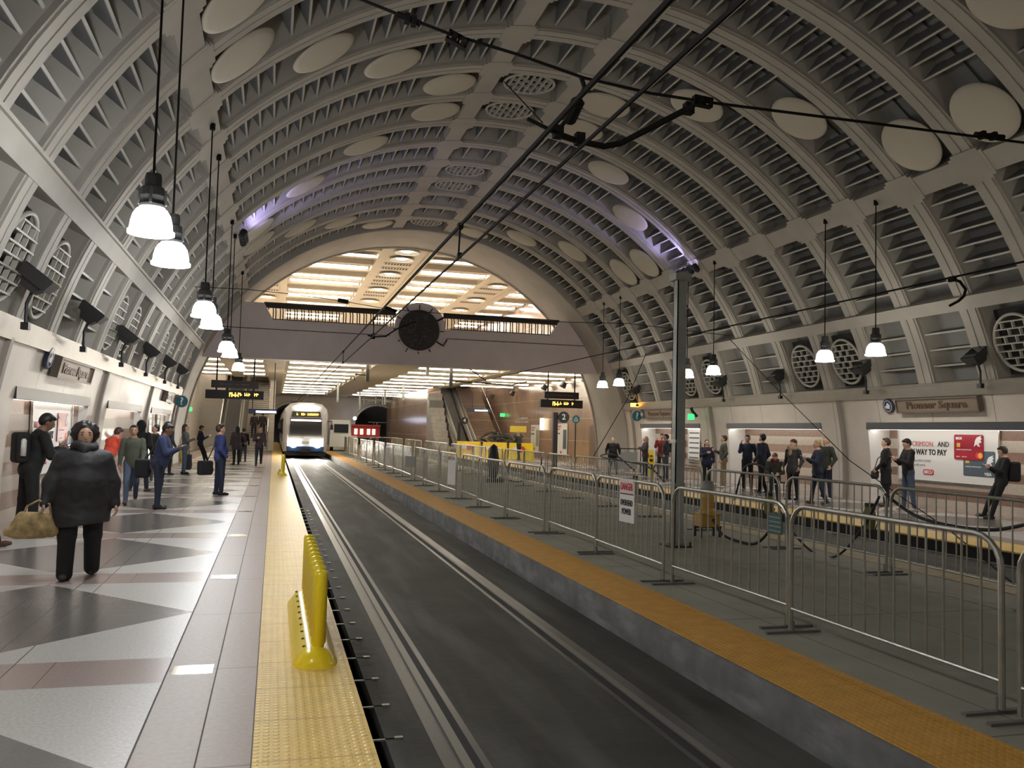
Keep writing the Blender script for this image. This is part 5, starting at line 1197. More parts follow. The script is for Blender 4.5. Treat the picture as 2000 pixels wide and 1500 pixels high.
SK = {'face': mat('skin_warm', (0.50, 0.30, 0.20), 0.5), 'light': mat('skin_light', (0.62, 0.38, 0.27), 0.5), 'tan': mat('skin_tan', (0.42, 0.24, 0.15), 0.5), 'brown': mat('skin_brown', (0.24, 0.13, 0.085), 0.5)}
HAIRC = {'black': mat('hair_black', (0.012, 0.010, 0.010), 0.5), 'brown': mat('hair_brown', (0.05, 0.028, 0.018), 0.55), 'red': mat('hair_auburn', (0.17, 0.055, 0.025), 0.55), 'blond': mat('hair_blond', (0.32, 0.21, 0.11), 0.55), 'grey': mat('hair_grey', (0.34, 0.32, 0.29), 0.6)}
EYEM = mat('eye_dark', (0.03, 0.02, 0.015), 0.2); LIPM = mat('lip_tone', (0.30, 0.10, 0.09), 0.5)

def limb_dir(fwd, out, side):
    """unit vector of a limb hanging down, swung forward (+Y) and outward"""
    d = np.array([0, 0, -1.0]); d = rot('X', fwd) @ d
    return rot('Y', -side*out) @ d
ARM = {'down': (4, 9, 10, 0), 'back': (-22, 9, 8, 0), 'fwd': (20, 8, 18, 0), 'phone': (22, 8, 88, 32), 'pocket': (-12, 17, 48, 12), 'face': (48, 12, 128, 10), 'cross': (22, 8, 92, 62), 'bag': (6, 12, 14, 0), 'strap': (10, 12, 120, 30), 'lap': (18, 8, 62, 30)}
LEG = {'stand': ((2, 2, 2), (-2, 2, 3)), 'walk': ((22, 6, 1), (-16, 22, 1)), 'wide': ((4, 3, 7), (-3, 3, 7)), 'step': ((12, 6, 2), (-8, 12, 2)), 'sit': ((84, 84, 5), (80, 86, 6)), 'lean': ((26, 6, 4), (20, 4, 5)), 'cross': ((6, 4, -1), (-3, 4, 2))}
def person(label, x, y, face, H, jacket, trousers, skin='light', hair=('short', 'black'), arms=('down', 'down'), legs='stand', lean=0, nod=0, turn=0, w=1.0, coat=0.0, shoe=None, extra=None, res=0.020, hood=False, zoff=0.0, belly=0.0, cuff=1.0, legw=1.0, armw=0.8, shz=0.475, headk=1.0):
    s = H/1.75; t = empty('person', label, 'person', (x, y, zoff), R(face))
    L1, L2, U1, U2 = 0.43*s, 0.415*s, 0.285*s, 0.255*s
    hx, shx = 0.088*s*(1+(w-1)*0.5), (0.165+0.02*w)*s*(1+(w-1)*(0.45 if w < 1.5 else 0.18))
    # legs from the hip; then drop so that the lower foot stands on the ground
    hips, knees, anks = [], [], []
    for sd, (fw, kn, ou) in zip((1, -1), LEG[legs]):
        h = np.array([sd*hx, 0, 0.0]); k_ = h+limb_dir(fw, ou, sd)*L1; a = k_+limb_dir(fw-kn, ou*0.5, sd)*L2
        hips.append(h); knees.append(k_); anks.append(a)
    foot = 0.075*s; drop = -min(a[2] for a in anks)+foot
    if legs == 'sit': drop = 0.49
    for arr in (hips, knees, anks):
        for v in arr: v[2] += drop
    pel = np.array([0, 0, drop]); Lm = rot('X', -lean)
    def T(v): return pel+Lm @ (np.array(v)*s)
    neck, chest, belly_c, head = T((0, -0.01, 0.53)), T((0, 0.0, 0.36)), T((0, 0.02, 0.14)), None
    sh = [T((sd*shx/s, -0.005, shz)) for sd in (1, -1)]
    Hm = Lm @ rot('X', -nod+lean*0.7) @ rot('Z', turn)
    headc = neck+rot('X', -(lean*0.5+nod*0.5)) @ np.array([0, 0.015, 0.155])*s
    def HT_(v): return headc+Hm @ (np.array(v)*s*headk)
    el, wr, hd = [], [], []
    for i, (sd, a) in enumerate(zip((1, -1), arms)):
        fw, ou, fl, inn = ARM[a] if isinstance(a, str) else a
        ou += (w-1)*14
        e = sh[i]+limb_dir(fw-lean*0.3, ou, sd)*U1
        d = rot('Z', sd*inn) @ limb_dir(fw+fl, ou*0.6, sd); el.append(e); wr.append(e+d*U2); hd.append(d)
    # ---- skin body: head, neck, thin core, hands with fingers
    c = lambda a, b, ra, rb: ('c', a, b, ra, rb)
    hr = 0.078*s
    P_ = [('e', HT_((0, -0.012, 0.02)), np.array([0.076, 0.094, 0.098])*s*headk, Hm), ('e', HT_((0, 0.035, -0.045)), np.array([0.055, 0.055, 0.068])*s*headk, Hm), ('e', HT_((0, 0.012, 0.0)), np.array([0.067, 0.085, 0.085])*s*headk, Hm),
          c(HT_((0, 0.085, 0.008)), HT_((0, 0.099, -0.026)), 0.007*s, 0.0105*s), c(HT_((-0.012, 0.076, -0.058)), HT_((0.012, 0.076, -0.058)), 0.019*s*headk, 0.019*s*headk),
          ('e', HT_((0.078, -0.012, -0.01)), np.array([0.012, 0.02, 0.032])*s, Hm), ('e', HT_((-0.078, -0.012, -0.01)), np.array([0.012, 0.02, 0.032])*s, Hm),
          c(neck, headc, 0.052*s, 0.05*s)]
    core = [c(neck, pel, 0.08*s, 0.09*s)] + [c(sh[i], el[i], 0.035*s, 0.03*s) for i in (0, 1)] + [c(el[i], wr[i], 0.03*s, 0.024*s) for i in (0, 1)] + [c(chest, sh[i], 0.06*s, 0.04*s) for i in (0, 1)] + [c(hips[i], knees[i], 0.055*s, 0.042*s) for i in (0, 1)] + [c(knees[i], anks[i], 0.042*s, 0.03*s) for i in (0, 1)]
    groups = [(P_+core, res*0.8, 0.022)]
    for i, sd in enumerate((1, -1)):
        d = hd[i]/np.linalg.norm(hd[i]); side = np.cross(d, np.array([0, 1.0, 0.15])); 
        if np.linalg.norm(side) < 0.3: side = np.cross(d, np.array([0, 0, 1.0]))
        side /= np.linalg.norm(side); nrm = np.cross(side, d)
        inw = np.array([-sd, 0, 0])*1.0; nrm = nrm if nrm @ inw > 0 else -nrm
        if abs(d[2]) > 0.7:  # hanging hand: palm towards thigh
            nrm = np.array([-sd, 0, 0])-d*(np.array([-sd, 0, 0]) @ d); nrm /= np.linalg.norm(nrm); side = np.cross(nrm, d)
        th_s = side if (side @ np.array([0, 1, 0.4])) > 0 else -side
        w0 = wr[i]-d*0.03*s; hs = []
        for k_ in range(3): hs.append(c(w0+d*0.02*s+th_s*(k_-1)*0.018*s, w0+d*0.10*s+th_s*(k_-1)*0.026*s, 0.019*s, 0.015*s))
        for k_, ln in enumerate((0.070, 0.078, 0.072, 0.055)):
            b0 = w0+d*0.10*s+th_s*(1.5-k_)*0.019*s; m1 = b0+(d*0.85+nrm*0.5)*ln*0.5*s; m2 = m1+(d*0.45+nrm*0.9)*ln*0.5*s
            hs += [c(b0, m1, 0.0105*s, 0.0095*s), c(m1, m2, 0.0095*s, 0.008*s)]
        b0 = w0+d*0.035*s+th_s*0.026*s; m1 = b0+(d*0.6+th_s*0.7+nrm*0.2)*0.045*s; hs += [c(b0, m1, 0.013*s, 0.011*s), c(m1, m1+(d*0.9+th_s*0.1+nrm*0.3)*0.03*s, 0.011*s, 0.009*s)]
        groups.append((hs, 0.0085, 0.006))
    sdf_obj('body', groups, SK[skin], t)
    for sx in (-1, 1):
        q = MB(); q.lathe([(0.0, -0.009), (0.009, -0.006), (0.013, 0), (0.009, 0.006), (0.0, 0.009)], n=8, c=HT_((sx*0.030, 0.081, 0.010))); q.build('eye', EYEM, t, smooth=True)
        q = MB(); q.tube([HT_((sx*0.016, 0.0885, 0.032)), HT_((sx*0.032, 0.086, 0.036)), HT_((sx*0.046, 0.078, 0.030))], [0.003, 0.0045, 0.002], 6); q.build('eyebrow', HAIRC.get(hair[1], EYEM), t, smooth=True)
    q = MB(); q.tube([HT_((-0.024, 0.086, -0.056)), HT_((-0.008, 0.0955, -0.054)), HT_((0, 0.096, -0.056)), HT_((0.008, 0.0955, -0.054)), HT_((0.024, 0.086, -0.056))], [0.003, 0.0065*headk, 0.006*headk, 0.0065*headk, 0.003], 6); q.build('mouth', LIPM, t, smooth=True)
    # ---- jacket
    bw = w
    J = [('e', chest, np.array([0.175*(1+(bw-1)*0.75), 0.125*(1+(bw-1)*0.8), 0.20])*s, Lm), ('e', T((0, 0.015+belly*0.35, 0.16)), np.array([0.158*(1+(bw-1)*1.15), 0.122*(1+(bw-1)*1.1)+belly, 0.20])*s, Lm),
         ('e', T((0, 0.0, -0.0)), np.array([0.168*(1+(bw-1)*1.1), 0.128*(1+(bw-1)*1.0)+belly*0.6, 0.16])*s, Lm), c(T((-0.10*bw**.5, -0.01, 0.455)), T((0.10*bw**.5, -0.01, 0.455)), 0.062*s, 0.062*s), c(T((0, -0.01, 0.48)), T((0, 0.0, 0.555)), 0.07*s, 0.058*s)]
    aw = 1+(w-1)*armw
    for i in (0, 1): J += [c(sh[i], el[i], 0.068*s*aw, 0.056*s*aw), c(el[i], wr[i]-hd[i]*0.01, 0.054*s*aw, 0.040*s*(1+(w-1)*0.4))]
    if w > 1.5: J += [c(T((0, 0.02, 0.32)), T((0, 0.01, -0.42)), 0.215*s, 0.295*s)]
    if coat > 0:
        for i in (0, 1):
            kd = knees[i]-hips[i]; J.append(c(hips[i]+np.array([0, 0, -0.02]), hips[i]+kd*coat, 0.115*s*(1+(w-1)*0.75), 0.115*s*(1+(w-1)*0.8)))
    if hood: J += [('e', HT_((0, -0.03, 0.02)), np.array([0.115, 0.115, 0.135])*s, Hm), c(neck, HT_((0, -0.05, -0.04)), 0.09*s, 0.09*s)]
    else: J += [c(T((-0.06, -0.055, 0.525)), T((0.06, -0.055, 0.525)), 0.035*s, 0.035*s)]
    cutf = None
    if w > 1.5: cutf = lambda p: (pel[2]-0.30*s)-p[:, 2]-0.02*np.sin(p[:, 0]*9)
    if hood:
        fc = HT_((0, 0.10, 0.0)); rr_ = 0.085*s
        cutf = lambda p: rr_-np.linalg.norm((p-fc), axis=1)
    sdf_obj('jacket', [(J, res, 0.035 if w < 1.5 else 0.07)], jacket, t, cut=cutf)
    # ---- trousers
    lw = 1+(w-1)*0.75
    lw *= legw
    Tt = [('e', pel+np.array([0, -0.01, 0.02]), np.array([0.158*(1+(w-1)*0.9), 0.118*lw, 0.13])*s, None)]
    for i in (0, 1): Tt += [c(hips[i], knees[i], 0.092*s*lw, 0.066*s*lw), c(knees[i], anks[i]+np.array([0, 0, -0.01]), 0.064*s*lw, 0.047*s*(1+(lw-1)*0.9)*cuff)]
    sdf_obj('trousers', [(Tt, res, 0.03)], trousers, t)
    # ---- shoes
    sm = shoe or cloth('shoe_black', (0.02, 0.018, 0.018), 0.5, 0.0)
    for i, sd in enumerate((1, -1)):
        a = anks[i]; fw = LEG[legs][i][0]-LEG[legs][i][1]; tilt = max(-40, min(10, fw*1.2)) if legs in ('walk', 'step') else 0
        fd = rot('Z', -sd*9) @ rot('X', tilt) @ np.array([0, 1.0, 0]); up = np.cross(np.array([1.0, 0, 0]), fd); zb = -foot+0.034*s
        base = a+np.array([0, 0, zb])*1.0
        S_ = [c(base-fd*0.05*s, base+fd*0.09*s, 0.036*s, 0.038*s), c(base+fd*0.09*s, base+fd*0.155*s-up*0.004, 0.038*s, 0.030*s), c(a+np.array([0, -0.005, -0.01]), base, 0.043*s, 0.038*s)]
        lowest = a[2]-foot
        sdf_obj('shoe', [(S_, 0.013, 0.02)], sm, t, cut=lambda p, zz=lowest+0.002: zz-p[:, 2])
    # ---- hair
    kind, hc = hair; hm = HAIRC.get(hc) or MATS[hc]
    hp = [('e', HT_((0, -0.028, 0.036)), np.array([0.088, 0.098, 0.098])*s, Hm)]
    if kind == 'short': hp.append(('e', HT_((0, -0.045, 0.0)), np.array([0.082, 0.075, 0.08])*s, Hm)); hp.append(('e', HT_((0, 0.035, 0.098)), np.array([0.06, 0.045, 0.030])*s, Hm))
    if kind == 'curly':
        hp += [('e', HT_((0, -0.03, 0.03)), np.array([0.118, 0.105, 0.115])*s*headk, Hm)]
        for a in range(60):
            zz = 1-2*(a+0.5)/60; A = a*2.39996; r_ = math.sqrt(1-zz*zz); v = np.array([r_*math.cos(A)*0.116, -0.03+r_*math.sin(A)*0.103, 0.03+zz*0.113])
            if zz < -0.4 or (v[1] > 0.02 and v[2] < 0.09): continue
            hp.append(('e', HT_(v), np.array([0.021, 0.021, 0.021])*s*headk, Hm))
        hp += [('e', HT_((0, -0.05, -0.02)), np.array([0.108, 0.085, 0.12])*s*headk, Hm)]
    if kind in ('long', 'beanie'): hp += [c(HT_((0.05, -0.05, -0.02)), HT_((0.075, -0.03, -0.20)), 0.045*s, 0.032*s), c(HT_((-0.05, -0.05, -0.02)), HT_((-0.075, -0.03, -0.20)), 0.045*s, 0.032*s), c(HT_((0, -0.07, 0)), HT_((0, -0.085, -0.22)), 0.07*s, 0.05*s)]
    if kind == 'bun': hp += [('e', HT_((0, -0.10, 0.09)), np.array([0.042, 0.042, 0.042])*s, Hm), ('e', HT_((0, -0.05, -0.01)), np.array([0.08, 0.07, 0.08])*s, Hm)]
    if kind == 'bald': hp = [('e', HT_((0, -0.05, -0.005)), np.array([0.083, 0.066, 0.062])*s, Hm)]
    fa = HT_((0, 0.13, -0.035)); fn = Hm @ np.array([0, 1, 0])
    hcut = lambda p: np.where(((p-headc) @ (Hm @ np.array([0, 0, 1.0]))) < 0.062*s, ((p-headc) @ (Hm @ np.array([0, 1.0, 0])))-0.028*s, -1.0)
    if not hood: sdf_obj('hair', [(hp, min(res, 0.016), 0.02)], hm, t, cut=hcut if kind != 'curly' else (lambda p: 0.092*s*headk-np.linalg.norm((p-HT_((0, 0.095, -0.030)))/np.array([0.95, 1.0, 1.12]), axis=1)))
    if kind == 'beanie': sdf_obj('beanie', [([('e', HT_((0, -0.03, 0.055)), np.array([0.098, 0.108, 0.092])*s, Hm)], 0.014, 0.02)], MATS['cloth_maroon'], t, cut=lambda p: 0.02*s-((p-headc) @ (Hm @ np.array([0, 0, 1.0]))))
    if extra:
        J_ = dict(T=T, HT=HT_, wr=wr, hd=hd, sh=sh, el=el, pel=pel, neck=neck, s=s, t=t, chest=chest, Hm=Hm, anks=anks, knees=knees)
        extra(J_)
    return t
def towards(x, y): return math.degrees(math.atan2(-y, -x))-90    # heading (about Z, 0 = +Y) that looks at the photographer
def Wd(J, v):
    """person-local point to world"""
    t = J['t']; return Matrix.Translation(t.location) @ Matrix.Rotation(t.rotation_euler.z, 4, 'Z') @ Vector(v)
def scarf(m, big=1.0):
    def f(J):
        n = J['neck']; s = J['s']; pr = []
        for a in np.linspace(0, 2*PI, 12)[:-1]: 
            b = a+2*PI/11; pr.append(('c', n+np.array([0.078*big*math.cos(a)*s, 0.02+0.075*big*math.sin(a)*s, 0.035+0.015*math.sin(2*a)]), n+np.array([0.078*big*math.cos(b)*s, 0.02+0.075*big*math.sin(b)*s, 0.035+0.015*math.sin(2*b)]), 0.042*big*s, 0.042*big*s))
        pr.append(('c', n+np.array([0, 0.09*big, 0.0]), n+np.array([0.01, 0.10*big, -0.10*big]), 0.05*big*s, 0.045*s))
        sdf_obj('scarf', [(pr, 0.015, 0.02)], m, J['t'])
    return f
def phone(J, lab, i=0, lit=True):
    h = J['wr'][i]+J['hd'][i]*0.10; p = Wd(J, h+np.array([0, 0, 0.012]))
    q = MB(); Mr = Matrix.Rotation(J['t'].rotation_euler.z, 3, 'Z') @ Matrix.Rotation(R(25), 3, 'X'); q.box((0, 0, 0), (0.072, 0.145, 0.010), Mr); o = q.build('phone', BLK)
    q = MB(); q.box(Mr @ Vector((0, 0, 0.006)), (0.064, 0.13, 0.002), Mr); q.build('screen', mat('phone_screen', (0.7, 0.8, 1.0), emit=2.0), o)
    o.location = p; tag(o, lab, 'phone')
def bag(J, lab, cat, name, m, at, size, strap=None, cat2=None):
    p = Wd(J, at); s = size
    t = empty(name, lab, cat, p, J['t'].rotation_euler.z)
    sdf_obj('bag_body', [([('b', (0, 0, 0), np.array(size), 0.05), ('e', (0, s[1]*0.3, -s[2]*0.3), (s[0]*0.8, s[1]*0.9, s[2]*0.55), None)], 0.014, 0.03)], m, t)
    if strap is not None:
        q = MB(); inv = (Matrix.Translation(t.location) @ Matrix.Rotation(t.rotation_euler.z, 4, 'Z')).inverted()
        q.tube([inv @ Wd(J, v) for v in strap], 0.012, 6); q.build('strap', BLK if m != MATS.get('cloth_tanbag') else m, t)
    return t
black = cloth('black', (0.012, 0.012, 0.013)); navy = cloth('navy', (0.015, 0.02, 0.045)); char = cloth('charcoal', (0.035, 0.036, 0.04)); jean = cloth('denim', (0.075, 0.10, 0.16)); djean = cloth('dark_denim', (0.025, 0.033, 0.06))
olive = cloth('olive', (0.075, 0.082, 0.06)); khaki = cloth('khaki', (0.30, 0.22, 0.13)); blue = cloth('royal_blue', (0.035, 0.05, 0.17)); pblue = cloth('puffer_blue', (0.04, 0.055, 0.13)); maroon = cloth('maroon', (0.09, 0.02, 0.025)); redp = cloth('red_plaid', (0.28, 0.03, 0.03), noise=0.6)
puff = cloth('puffer_black', (0.020, 0.0205, 0.024), 0.62, 0.25); pink = cloth('coral', (0.75, 0.09, 0.05)); plum = cloth('plum', (0.07, 0.05, 0.06)); tanb = cloth('tanbag', (0.38, 0.28, 0.13), noise=0.5); scarfm = cloth('scarf_beige', (0.32, 0.25, 0.16), noise=0.4); grey = cloth('grey', (0.13, 0.13, 0.13)); wshoe = cloth('shoe_white', (0.6, 0.58, 0.55), 0.5, 0.0); gblue = cloth('slate_blue', (0.06, 0.075, 0.10)); dgreen = cloth('dark_green', (0.035, 0.042, 0.03))
brnshoe = cloth('shoe_brown', (0.10, 0.05, 0.03), 0.3, 0.0)

# quilting seams of the puffer coat
nt = puff.node_tree; g = nt.nodes.new('ShaderNodeNewGeometry'); wv = nt.nodes.new('ShaderNodeTexWave'); wv.bands_direction = 'Z'; wv.inputs['Scale'].default_value = 2.2; wv.inputs['Distortion'].default_value = 5.0; wv.inputs['Detail Scale'].default_value = 2.5
bu = nt.nodes.new('ShaderNodeBump'); bu.inputs['Strength'].default_value = 0.35; bu.inputs['Distance'].default_value = 0.012
nt.links.new(g.outputs['Position'], wv.inputs['Vector']); nt.links.new(wv.outputs['Fac'], bu.inputs['Height']); nt.links.new(bu.outputs[0], nt.nodes['Principled BSDF'].inputs['Normal'])
# --- the walking woman in front
def wom(J):
    scarf(puff, 1.22)(J); s = J['s']
    # quilting folds across the coat front
    q = MB()
    for z0, a0 in ((0.40, 0.0), (0.26, 0.02), (0.12, -0.02), (-0.03, 0.02)):
        pts = [J['T']((x, 0.02+0.0*x, z0+a0+0.02*math.sin(8*x))) for x in np.linspace(-0.1, 0.1, 3)]
    t = empty('handbag', 'tan handbag carried low in the right hand of the walking woman', 'bag', Wd(J, J['wr'][0]+np.array([0.07, 0.02, -0.19])), J['t'].rotation_euler.z)
    sdf_obj('bag_body', [([('e', (0, 0, -0.02), (0.20, 0.08, 0.11), None), ('c', (-0.16, 0, -0.08), (0.16, 0, -0.09), 0.06, 0.06), ('c', (0.14, 0, 0.02), (0.24, 0.02, -0.08), 0.05, 0.04), ('c', (-0.10, 0, 0.06), (0.12, 0, 0.08), 0.05, 0.05)], 0.016, 0.05)], tanb, t)
    q = MB(); q.tube([(-0.14, 0, 0.08), (-0.12, 0, 0.20), (-0.02, 0, 0.24), (0.08, 0, 0.18), (0.12, 0, 0.08)], 0.012, 6); q.build('strap', tanb, t)
wx, wy = -1.93, 10.05
person('woman in a black puffer coat and cowl scarf walking forward with a tan handbag', wx, wy, towards(wx, wy), 1.64, puff, black, 'face', ('curly', 'black'), ((8, 12, 8, 0), (-2, 9, 10, 0)), 'step', lean=0, nod=-2, turn=4, w=1.62, coat=0.50, extra=wom, res=0.014, belly=0.05, cuff=1.25, legw=1.0, armw=0.6, shz=0.425, headk=1.16)
# --- hooded backpack person behind her
def bp(J):
    t = bag(J, 'black backpack with a pale side bottle on the stooping passenger', 'backpack', 'backpack', black, J['T']((0, -0.20, 0.26)), (0.16, 0.10, 0.22))
    q = MB(); q.lathe([(0.0, -0.12), (0.038, -0.12), (0.038, 0.10), (0.02, 0.13), (0.0, 0.13)], n=12, c=(0.16, 0, 0.0)); q.build('bottle', WHITE, t, smooth=True)
    phone(J, 'phone held by the stooping passenger with the backpack', 0)
person('stooping passenger in black with a backpack behind the walking woman', -3.38, 13.9, -62, 1.80, black, black, 'brown', ('short', 'black'), ('phone', 'phone'), 'wide', lean=14, nod=30, w=1.15, extra=bp, res=0.018)
person('passenger cut off by the picture edge, only a brown shoe tip showing', -3.64, 12.62, -90, 1.72, black, black, 'light', ('short', 'brown'), ('back', 'back'), 'walk', shoe=brnshoe)
person('young man in an olive zip sweater and jeans walking behind the woman', -2.75, 19.0, towards(-2.75, 19.0), 1.66, olive, jean, 'tan', ('short', 'black'), ('down', (18, 8, 42, 10)), 'walk', w=0.98, shoe=brnshoe)
person('stooping passenger in a coral jacket against the near wall', -3.42, 20.0, -40, 1.62, pink, djean, 'light', ('short', 'brown'), ('phone', 'phone'), 'stand', lean=28, nod=25, w=1.1)
person('passenger in a black hood standing behind the olive sweater man', -3.05, 22.3, -25, 1.72, black, djean, 'light', ('short', 'black'), ('pocket', 'pocket'), 'step', hood=True, w=1.05, shoe=brnshoe)
person('dark coated passenger looking aside between the hooded figure and the blue puffer man', -3.15, 25.6, 120, 1.62, char, grey, 'light', ('bun', 'black'), ('phone', 'pocket'), 'stand', shoe=wshoe)
def bm(J):
    phone(J, 'phone held by the man in the blue puffer jacket', 0); bag(J, 'black duffel bag hanging behind the man in the blue puffer jacket', 'bag', 'shoulder_bag', black, J['T']((0.0, -0.30, -0.16)), (0.12, 0.13, 0.18), [J['T']((0, -0.28, 0.0)), J['T']((-0.08, -0.14, 0.40)), J['T']((-0.10, 0.02, 0.50))])
person('man in a blue puffer jacket and jeans looking at a phone', -2.10, 17.9, -95, 1.68, pblue, djean, 'brown', ('short', 'black'), ('phone', 'phone'), 'stand', lean=8, nod=28, w=1.14, belly=0.03, extra=bm)
person('tall passenger in a long dark coat behind the blue puffer man', -3.25, 29.5, -40, 1.70, char, black, 'light', ('curly', 'brown'), ('pocket', 'pocket'), 'stand', coat=0.6)
def lug(J): bag(J, 'dark suitcase standing beside the jeans passenger with the backpack', 'suitcase', 'suitcase', char, (-0.35, 0.1, 0.38), (0.16, 0.10, 0.26), [(-0.35, 0.1, 0.62), (-0.35, 0.1, 0.95), (-0.28, 0.1, 0.98)])
person('passenger in a grey parka and pale jeans facing the tracks', -2.80, 30.3, -90, 1.66, grey, jean, 'light', ('long', 'brown'), ('phone', 'pocket'), 'stand', w=1.05, extra=lug, shoe=black)
def p1(J): phone(J, 'phone held by the slim dark passenger near the caution stand', 0)
person('slim dark passenger looking at a phone beside the yellow caution stand', -3.0, 39.0, -75, 1.66, navy, black, 'tan', ('short', 'black'), ('phone', 'pocket'), 'lean', nod=22, extra=p1)
def bb_(J): bag(J, 'black shoulder bag held behind the man in the royal blue jacket', 'bag', 'shoulder_bag', black, (-0.34, -0.26, 0.62), (0.10, 0.17, 0.17), [(-0.30, -0.22, 0.80), (-0.20, -0.1, 1.15), J['sh'][1]])
person('man with glasses in a royal blue jacket and dark trousers facing the tracks', -1.18, 21.4, -72, 1.68, blue, navy, 'light', ('short', 'brown'), ('pocket', 'down'), 'stand', lean=-3, nod=3, w=1.15, extra=bb_, shoe=black, belly=0.02)
person('passenger in a dark hooded coat leaning on a rail past the departure display', -1.45, 37.5, 25, 1.62, plum, black, 'light', ('long', 'black'), ((20, 45, 10, 0), 'down'), 'stand', coat=0.35, w=1.1)
person('small dark passenger standing just behind the hooded coat passenger', -1.28, 40.5, 0, 1.55, black, gblue, 'light', ('short', 'black'), ('down', 'down'), 'stand')
person('passenger in dark clothes walking forward under the hanging direction sign', -0.55, 36.9, towards(-0.55, 36.9), 1.68, plum, djean, 'light', ('short', 'black'), ('phone', 'down'), 'walk', w=1.0)
person('distant dark figure going up the near staircase, nearer the escalator', -1.30, 60.9, 0, 1.7, plum, char, 'light', ('short', 'black'), ('down', 'down'), 'stand', zoff=0.825)
person('distant dark figure going up the near staircase, nearer the pier', -0.75, 60.9, 0, 1.75, plum, char, 'light', ('short', 'black'), ('down', 'fwd'), 'stand', zoff=0.825)

# --- the far platform
person('older woman in a black coat with grey hair standing by the arch foot', 13.85, 34.0, towards(13.85, 34.0), 1.55, black, grey, 'light', ('long', 'grey'), ('pocket', 'pocket'), 'wide', w=1.25, coat=0.15)
person('woman in a plum coat holding a pale bag by the yellow caution stand', 14.75, 32.7, 80, 1.64, plum, djean, 'light', ('long', 'blond'), ('cross', 'phone'), 'stand', coat=0.15, w=1.1)
person('passenger in a red plaid scarf drinking behind the charcoal jacket man', 15.1, 31.9, 150, 1.76, redp, char, 'light', ('short', 'brown'), ('face', 'pocket'), 'stand')
def rp(J): bag(J, 'small black backpack on the man in the charcoal jacket', 'backpack', 'backpack', black, J['T']((0, -0.2, 0.28)), (0.13, 0.08, 0.17))
person('man in a charcoal jacket with a backpack left of the grey pole', 14.85, 31.0, 75, 1.74, char, gblue, 'tan', ('short', 'black'), ('pocket', 'pocket'), 'stand', w=1.12, extra=rp)
person('smiling young woman in a navy hoodie with white print and leggings', 14.03, 26.15, towards(14.03, 26.15)+10, 1.58, navy, black, 'light', ('long', 'brown'), ('cross', 'down'), 'cross', coat=0.2, w=1.05, shoe=wshoe)
person('man in an olive grey jacket and khaki trousers hugging the smiling woman', 14.24, 25.4, 65, 1.74, olive, khaki, 'light', ('short', 'brown'), ('phone', 'pocket'), 'stand', w=1.02, shoe=wshoe)
person('man with glasses in an open navy jacket raising a hand to his face', 14.4, 24.2, towards(14.4, 24.2), 1.77, navy, black, 'tan', ('short', 'black'), ('face', 'pocket'), 'stand', shoe=grey)
person('tall man in a dark hoodie seen from behind next to the navy jacket man', 14.3, 23.2, 30, 1.82, navy, black, 'light', ('short', 'black'), ('pocket', 'pocket'), 'step', w=1.08)
# seated red haired passenger on a chair
person('seated red haired passenger in a grey green sweater looking down', 14.30, 22.5, towards(14.3, 22.5), 1.66, dgreen, char, 'light', ('short', 'red'), ('lap', 'lap'), 'sit', lean=14, nod=34, w=1.1, extra=scarf(maroon, 1.1))
t = empty('folding_seat', 'dark stool under the seated red haired passenger', 'stool', (14.38, 22.58, 0)); q = MB(); q.bb(-0.2, 0.2, -0.2, 0.2, 0.34, 0.39); q.build('seat', BLK, t)
for a in (-0.17, 0.17):
    for b in (-0.17, 0.17): q = MB(); q.tube([(a, b, 0), (a, b, 0.35)], 0.015, 6); q.build('leg', BLK, t)
person('young woman in a maroon beanie and beige scarf with long blond hair', 13.65, 20.6, towards(13.65, 20.6)-35, 1.66, char, black, 'light', ('beanie', 'blond'), ('pocket', 'pocket'), 'stand', coat=0.25, extra=scarf(scarfm, 1.35), shoe=black)
def rb(J): phone(J, 'phone held by the woman with a bun in the dark coat', 0)
person('woman with a blond bun in a dark coat looking at a phone', 13.55, 19.35, 70, 1.68, navy, djean, 'light', ('bun', 'blond'), ('phone', 'phone'), 'step', nod=14, coat=0.12, w=1.05, extra=rb, shoe=brnshoe)
person('older bald man in a dark green jacket standing behind the bun woman', 14.80, 20.75, 95, 1.76, dgreen, navy, 'light', ('bald', 'grey'), ('down', 'pocket'), 'stand', w=1.1, nod=6, shoe=wshoe)
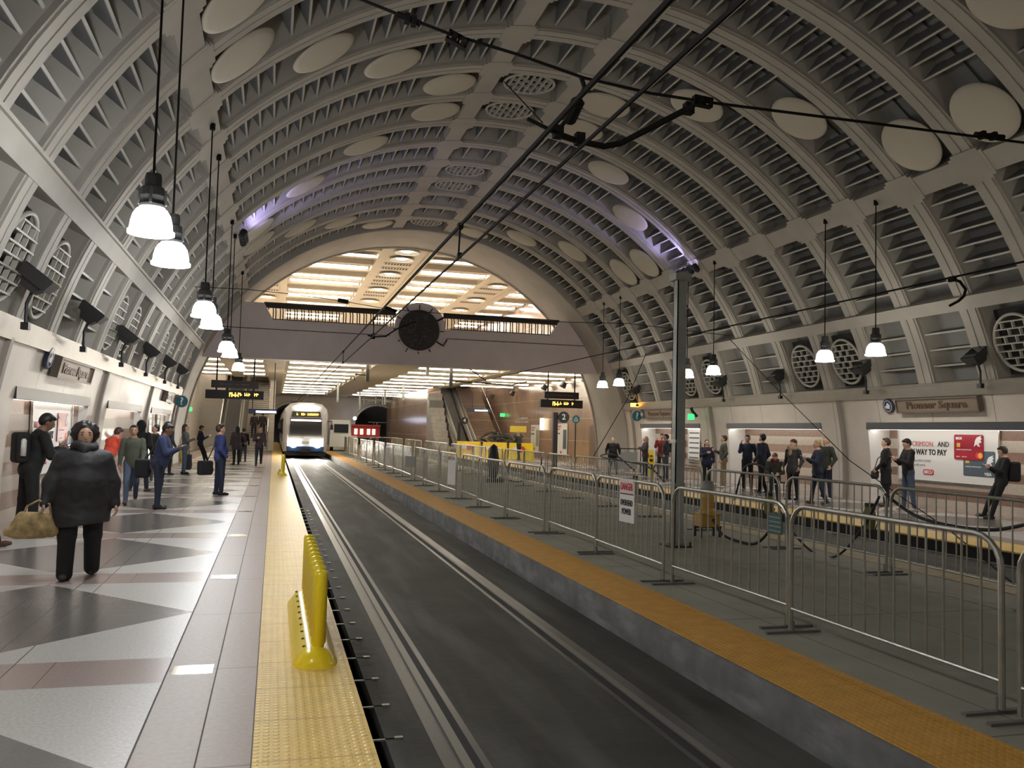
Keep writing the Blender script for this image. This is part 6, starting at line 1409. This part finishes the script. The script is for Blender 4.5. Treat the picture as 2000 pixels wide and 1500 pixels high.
def rc_(J):
    bag(J, 'black leather briefcase hanging from the man in the long black coat', 'briefcase', 'briefcase', char, (0.02, 0.26, 0.80), (0.19, 0.09, 0.11), [(0.0, 0.28, 0.90), (0.1, 0.2, 1.2), J['sh'][1]])
    q = MB(); 
    sdf_obj('shirt', [([('c', J['T']((0, 0.085, 0.50)), J['T']((0, 0.12, 0.36)), 0.04, 0.028)], 0.012, 0.02)], WHITE, J['t'])
person('man in a long black overcoat and white shirt by the white poster edge', 15.1, 18.7, 50, 1.76, black, black, 'light', ('short', 'brown'), ('pocket', (12, 8, 30, 20)), 'stand', coat=0.75, w=1.08, extra=rc_)
def rd(J): phone(J, 'phone held by the man in the black jacket and blue jeans', 0)
person('man in a black jacket and blue jeans reading a phone before the poster', 14.85, 17.6, 75, 1.76, black, jean, 'light', ('short', 'black'), ('phone', 'phone'), 'wide', nod=26, w=1.05, extra=rd, shoe=wshoe)
def re_(J):
    phone(J, 'phone held by the leaning passenger with headphones', 0)
    q = MB(); q.tube([J['HT']((0.085*math.cos(a), -0.01, 0.02+0.115*math.sin(a))) for a in np.linspace(0, PI, 12)], 0.012, 6)
    for sx in (-1, 1): q.tube([J['HT']((sx*0.075, -0.01, -0.005)), J['HT']((sx*0.105, -0.01, -0.005))], 0.035, 12)
    o = q.build('headphones', char); o.matrix_world = Matrix.Translation(J['t'].location) @ Matrix.Rotation(J['t'].rotation_euler.z, 4, 'Z'); tag(o, 'dark headphones on the leaning passenger by the poster end', 'headphones')
    bag(J, 'dark backpack worn by the leaning passenger with headphones', 'backpack', 'backpack', black, J['T']((0, -0.22, 0.25)), (0.16, 0.12, 0.22))
person('passenger with headphones in black leaning back beside the end of the white poster', 15.62, 15.6, 62, 1.68, black, black, 'light', ('short', 'brown'), ('phone', 'phone'), 'lean', lean=-6, nod=26, w=1.08, extra=re_)
person('worker in dark clothes beside the yellow plastic barriers', 14.0, 49.0, 30, 1.72, char, black, 'light', ('short', 'blond'), ('phone', 'phone'), 'step', lean=6, nod=20)
bpy.context.view_layer.update()
